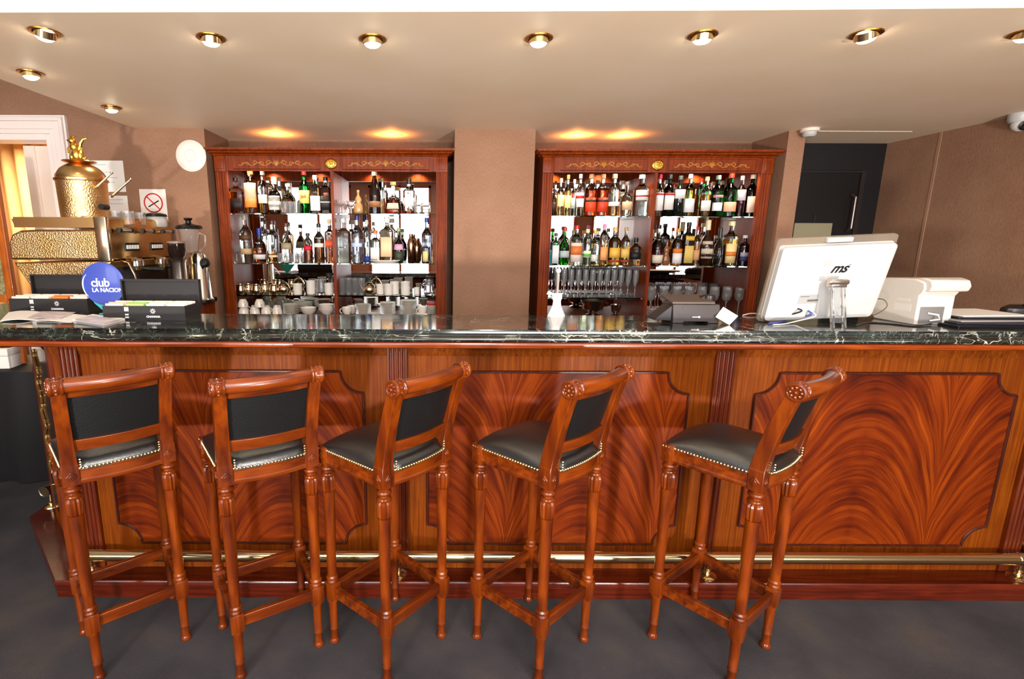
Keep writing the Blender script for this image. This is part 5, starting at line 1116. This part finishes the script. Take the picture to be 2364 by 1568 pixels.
for k, yy in enumerate((y0 + .22, y0 + .50)):
    b = BM(); bevbox(b, xs_, xs_ + .006, yy - .075, yy + .075, zb_ + .055, zb_ + .105, .002); o = E_('button_panel', b, BLACKM)
    b = BM()
    for j in range(5): box(b, xs_ + .006, xs_ + .009, yy - .064 + j * .027, yy - .046 + j * .027, zb_ + .068, zb_ + .092)
    E_('buttons', b, WHITEP, o)
    b = BM(); lathe(b, [(0, 0), (.042, 0), (.042, .03), (.03, .045), (0, .045)], 22, (xf + .035, yy, zb_ - .035)); tube(b, [(xf - .02, yy, zb_ + .0), (xf + .035, yy, zb_ + .0)], .02, 12); o = E_('brew_group', b, CHROME)
    b = BM(); lathe(b, [(0, 0), (.036, 0), (.038, .022), (0, .022)], 20, (xf + .035, yy, zb_ - .06)); E_('portafilter', b, BRASS, o)
    b = BM(); tube(b, [(xf + .06, yy, zb_ - .05), (xf + .11, yy + .01, zb_ - .055), (xf + .20, yy + .015, zb_ - .06)], [.010, .014, .016], 12); E_('portafilter_handle', b, BLACKM, o)
b = BM(); tube(b, [(xf + .01, y0 + .10, zb_ + .0), (xf + .06, y0 + .09, zb_ - .01), (xf + .09, y0 + .09, zb_ - .08), (xf + .10, y0 + .09, zb_ - .15)], .006, 10); E_('steam_wand', b, PS)
# domed boiler
vc = at(188, 480, 3.12); r_ = (at(240, 440, 3.12).x - at(138, 440, 3.12).x) / 2; zT = zt_ + .03; zs = at(190, 416, 3.12).z; zd = at(183, 378, 3.12).z
cx_ = (at(240, 440, 3.12).x + at(138, 440, 3.12).x) / 2 + .006
b = BM(); lathe(b, [(0, zT), (r_ * .93, zT), (r_ * .95, zT + .02), (r_ * .99, zs - .01)], 40, (cx_, 3.12, 0)); bo = E_('boiler', b, HB_)
b = BM(); lathe(b, [(r_ * .99, zs - .012), (r_ * 1.05, zs - .008), (r_ * 1.05, zs + .004), (r_ * .99, zs + .008)], 40, (cx_, 3.12, 0))
lathe(b, [(r_ * .99, zs + .006)] + [(r_ * .99 * math.cos(a), zs + .006 + (zd - zs) * math.sin(a)) for a in [PI / 2 * i / 10 for i in range(1, 9)]] + [(r_ * .25, zd)], 40, (cx_, 3.12, 0))
lathe(b, [(r_ * .25, zd - .004), (r_ * .55, zd + .002), (r_ * .68, zd + .010), (r_ * .66, zd + .014), (0, zd + .016)], 32, (cx_, 3.12, 0)); E_('dome', b, WB, bo)
# gilded eagle-like figure: torso, head, raised wing, tail
b = BM(); f0 = Vector((cx_ - .012, 3.12, zd + .014))
for c, r, s in (((0, 0, .035), .026, (1, .9, 1.6)), ((-.008, 0, .078), .023, (1, .9, 1.2)), ((-.012, -.004, .112), .020, (1, 1, 1)), ((-.030, -.006, .114), .009, (1.4, .7, .7)), ((.022, 0, .03), .018, (1, .8, 1.7)), ((.03, 0, .055), .015, (.8, .7, 1.6)), ((-.02, -.01, .02), .014, (1, 1, 1.4)), ((.04, .0, .015), .015, (1.2, .8, .9)), ((-.004, 0, .134), .010, (1.6, 1, .6))):
    ball(b, f0 + Vector(c), r, *s, 12, 8)
tube(b, [f0 + Vector(p) for p in ((.022, 0, .06), (.034, 0, .10), (.05, 0, .122), (.078, 0, .128))], [.011, .010, .008, .004], 8)
tube(b, [f0 + Vector(p) for p in ((-.018, 0, .085), (-.036, -.008, .07), (-.034, -.012, .045))], [.008, .007, .006], 8); E_('gilt_finial_figure', b, GOLD, bo)
for (a0, a1, a2) in (((208, 436), (226, 430), (258, 399)), ((246, 453), (262, 450), (302, 414))):
    P = [at(x, y, 3.05) for x, y in (a0, a1, a2)]; P[0].y = 3.10; b = BM(); tube(b, P, [.007, .008, .005], 10); ball(b, P[2], .008, 1, 1, 1, 8, 6); E_('lever_arm', b, PS, bo)
b = BM(); q_ = at(238, 478, 3.03); tube(b, [(q_.x, 3.07, q_.z), (q_.x, 3.01, q_.z)], .016, 16); E_('gauge_knob', b, BLACKM, bo)
# glasses and kettle on top of the machine
zt2 = zt_ + .031
scatter(proto('tumbler', TU, GB, 'clear tumbler in the cluster on top of the espresso machine', 'glass', 'tumblers on top of the espresso machine', 16), [(at(x, 500, Y).x, Y, zt2) for Y, X_ in ((3.18, (268, 296)), (3.34, (272, 297, 322)), (3.50, (283, 305, 327))) for x in X_])
kt = thing('insulated_jug', 'white jug with a black lid on top of the espresso machine', 'jug', (at(360, 505, 3.56).x, 3.56, zt2 - .002))
b = BM(); lathe(b, [(0, 0), (.062, 0), (.068, .01), (.070, .05), (.060, .07), (0, .07)], 26); obj('body', b, WHITE, kt)
b = BM(); lathe(b, [(.062, .068), (.072, .072), (.066, .086), (.03, .096), (0, .098)], 26); obj('lid', b, BLACKM, kt)
# blender and coffee grinder
pb = at(446, 640, 3.42); bl = thing('blender', 'glass jug blender with black lid and chrome base, right of the espresso machine', 'blender', (at(462, 650, 3.45).x, 3.45, ZK + .001))
zj = at(452, 585, 3.45).z - ZK; ztp = at(438, 528, 3.45).z - ZK
b = BM(); lathe(b, [(0, 0), (.075, 0), (.076, .015), (.066, .03), (.052, zj * .9), (.040, zj), (0, zj)], 24, sq=3); obj('motor_base', b, CHROME, bl)
b = BM(); lathe(b, [(0, 0), (.078, 0), (.078, .016), (0, .016)], 24, sq=3, c=(0, 0, 0)); obj('rubber_foot', b, BLACKM, bl)
b = BM(); ox = -.045; lathe(b, [(0, 0), (.038, 0), (.045, .01), (.068, ztp - zj - .02), (.070, ztp - zj), (.067, ztp - zj), (.065, ztp - zj - .02), (.042, .012), (0, .008)], 24, (ox, 0, zj + .002)); obj('glass_jug', b, GB, bl)
b = BM(); tube(b, [(ox + .068, 0, ztp - .03), (ox + .105, 0, ztp - .045), (ox + .10, 0, ztp - .11), (ox + .058, 0, ztp - .15)], .007, 8); obj('jug_handle', b, GB, bl)
b = BM(); lathe(b, [(0, 0), (.074, 0), (.086, .006), (.078, .022), (.034, .032), (.018, .038), (.016, .054), (.028, .064), (.024, .072), (0, .074)], 28, (ox, 0, ztp - .004)); obj('lid', b, BLACKM, bl)
b = BM(); lathe(b, [(0, 0), (.030, 0), (.032, .02), (.02, .034), (0, .036)], 22, M=T(.062, -.03, zj * .80) @ RX(PI / 2 - .2)); obj('speed_knob', b, BLACKM, bl)
gr = thing('coffee_grinder', 'coffee grinder with dark smoked hopper behind the brew groups', 'grinder', (at(414, 640, 3.28).x, 3.28, ZK + .001)); zg = at(414, 600, 3.28).z - ZK; zh = at(414, 562, 3.28).z - ZK
b = BM(); lathe(b, [(0, 0), (.06, 0), (.062, .01), (.045, .05), (.042, zg - .02), (.050, zg), (0, zg)], 24, sq=3); obj('body', b, STEEL, gr)
b = BM(); lathe(b, [(.030, zg), (.050, zg + .03), (.052, zh), (.045, zh), (.044, zg + .03)], 24); obj('hopper', b, mat('smoked_plastic', '#3a2a24', .1, trans=.6), gr)
b = BM(); lathe(b, [(0, zh), (.054, zh), (.054, zh + .012), (0, zh + .014)], 24); obj('hopper_lid', b, mat('grey_lid', '#8a7468', .3), gr)
b = BM(); tube(b, [(.03, -.04, zg * .55), (.07, -.06, zg * .42), (.10, -.07, zg * .22)], .005, 8); obj('dosing_lever', b, CHROME, gr)
# ------------------------------------------------------------------ wall things on the left
p = at(441, 360, YF); t = thing('wall_plate', 'round white china plate hung on the brown wall', 'plate', (p.x, YF, p.z)); r = (at(476, 360, YF).x - at(406, 360, YF).x) / 2
b = BM(); lathe(b, [(0, .012), (r * .35, .012), (r * .37, .016), (r * .40, .012), (r * .62, .014), (r * .97, .004), (r, .001), (0, .0005)], 48, M=RX(PI / 2)); obj('disc', b, CERAM, t)
def notice(nm, x0, y0, x1, y1, label, lines, th=.003, Y=YF):
    A, B = at(x0, y1, Y), at((x0 + x1) / 2 + (x1 - x0) / 2, y0, Y); c = ((A.x + B.x) / 2, Y, A.z); t = thing(nm, label, 'sign', c); w, h = (B.x - A.x), B.z - A.z
    b = BM(); bevbox(b, -w / 2, w / 2, -th - .001, -.001, 0, h, .001, 1); obj('sheet', b, PAPER, t)
    if lines:
        b = BM()
        for fx0, fx1, fz in lines: box(b, -w / 2 + w * fx0, -w / 2 + w * fx1, -th - .0016, -th - .001, h * fz, h * fz + .003)
        obj('printed_lines', b, mat('pale_blue_ink', '#9aa0b8', .6), t)
    return t, w, h
notice('wall_notice', 213, 371, 284, 443, 'large white notice on the wall behind the boiler', [(.1, .5, .86), (.1, .8, .45), (.45, .6, .62), (.2, .7, .3)])
notice('wall_notice', 246, 452, 294, 500, 'small white notice below the large one, behind the glasses', [(.15, .8, .8), (.15, .8, .6)])
t, w, h = notice('no_smoking_sign', 329, 437, 382, 512, 'white no smoking sign with a red ring on the brown wall', None); tz = h * .58; R_ = w * .34
b = BM(); tube(b, [(R_ * math.cos(a), -.0045, tz + R_ * math.sin(a)) for a in [2 * PI * i / 32 for i in range(32)]], .0048, 6, closed=True); k_ = R_ * .7; tube(b, [(-k_, -.0045, tz + k_), (k_, -.0045, tz - k_)], .0042, 6); obj('red_ring', b, REDP, t)
b = BM(); tube(b, [(-k_ * .8, -.0042, tz - k_ * .6), (k_ * .9, -.0042, tz + k_ * .35)], .0045, 5); obj('cigarette_mark', b, mat('dark_red_print', '#38181c', .5), t)
# framed green picture leaning at the far left
Yq = 3.44; q0 = at(38, 690, Yq); t = thing('framed_picture', 'orange wooden frame with mottled green panel at the left edge', 'picture', (q0.x - .40, Yq, .786)); W_OR = wood('orange_pine', '#8a3c08', '#b45a14', '#c86c1c', (50, 50, 4), .35, .3)
zb = at(20, 697, Yq).z - .786; fx = .40
b = BM(); box(b, fx - .055, fx, -.015, .02, 0, 1.31); box(b, -fx, -fx + .055, -.015, .02, 0, 1.31); box(b, -fx + .055, fx - .055, -.015, .02, zb, zb + .05); box(b, -fx + .055, fx - .055, -.015, .02, 1.25, 1.31); obj('frame', b, W_OR, t, bevel=.004)
b = BM(); box(b, -fx + .05, fx - .05, 0, .012, zb + .04, 1.26); obj('green_panel', b, mottled('mottled_green_print', '#5c5a34', '#a89c6c', 40, .7), t)
# table with black cloth, foam boxes, bag
cl = BM(); X0, X1, Y0_, Y1_, zt = -4.3, -2.36, 3.22, 3.72, .78
zt = on(40, 846, .78).z
path_ = [(X0, Y1_), (X0, Y0_), (X1, Y0_), (X1, Y1_)]; n = 90; hiV, loV = [], []
L_ = [(Vector(a), Vector(c)) for a, c in zip(path_, path_[1:])]
for k, (a, c) in enumerate(L_):
    m_ = int((c - a).length * 28)
    for i in range(m_ + (k == 2)):
        p = a + (c - a) * i / m_; d_ = (c - a).normalized(); nn = Vector((d_.y, -d_.x)); w_ = .5 + .5 * math.sin(i * .9 + k)
        hiV.append(cl.verts.new((p.x, p.y, zt))); loV.append(cl.verts.new((p.x + nn.x * .05 * w_, p.y + nn.y * .05 * w_, .02)))
for i in range(len(hiV) - 1): cl.faces.new((hiV[i], hiV[i + 1], loV[i + 1], loV[i]))
cl.faces.new(hiV); o = obj('tablecloth', cl, mat('black_cloth', '#151214', .8), origin=(-3.4, 3.4, 0)); tag(o, 'black floor-length tablecloth on the side table, far left', 'tablecloth'); sm = o.modifiers.new('thickness', 'SOLIDIFY'); sm.thickness = .004; sm.offset = -1
t = thing('side_table', 'side table hidden under the black tablecloth at the far left', 'table', (-3.33, 3.47, 0)); b = BM(); box(b, -.94, .94, -.23, .23, zt - .035, zt - .006); obj('tabletop', b, W_DARK, t)
for sx in (-.74, .74):
    for sy in (-.18, .18): b = BM(); box(b, sx - .02, sx + .02, sy - .02, sy + .02, 0, zt - .035); obj('leg', b, W_DARK, t)
for nm, x, s, la, col in (('takeaway_box', 24, .085, 'white cardboard box on the black tablecloth, half cut off', '#efe4d8'), ('takeaway_box', 60, .05, 'small white box right of the larger one on the black tablecloth', '#f2ece4')):
    p = on(x, 842 if s > .06 else 835, zt); t = thing(nm, la, 'box', (p.x, 3.36, zt + .001), .1, 'boxes on the black tablecloth'); b = BM(); bevbox(b, -s, s, -s * .8, s * .8, 0, .085, .004); obj('tray', b, mat('box_card_' + col, col, .6), t)
    b = BM(); bevbox(b, -s * 1.04, s * 1.04, -s * .84, s * .84, .086, .135, .008); obj('lid', b, mat('box_card_' + col, col, .6), t)
p = on(70, 1098, 0); t = thing('black_bag', 'slumped black bag on the carpet beside the tablecloth', 'bag', (p.x - .02, p.y + .0, 0)); b = BM(); ball(b, (0, 0, .075), .11, 1.7, .8, .68, 24, 12); ball(b, (.10, .02, .11), .07, 1.3, .8, .7, 16, 10); ball(b, (-.14, -.02, .06), .08, 1.2, .8, .7, 16, 10)
for v in b.verts: v.co += Vector((math.sin(v.co.z * 60 + v.co.x * 31), math.sin(v.co.x * 47), math.sin(v.co.x * 53 + v.co.y * 41))) * .006; v.co.z = max(v.co.z, .002)
obj('body', b, mat('black_nylon', '#09090a', .5), t)
b = BM(); tube(b, [(-.1, -.05, .12), (-.04, -.07, .17), (.05, -.07, .16), (.10, -.05, .12)], .008, 8); obj('strap', b, BLACKM, t)
b = BM(); tube(b, [(0, 0, .014), (.16, 0, .014)], .014, 12); o = obj('rolled_paper', b, PAPER); p = on(2, 1089, 0); o.location = (p.x - .1, p.y, 0); tag(o, 'white rolled paper on the carpet at the left edge', 'paper')
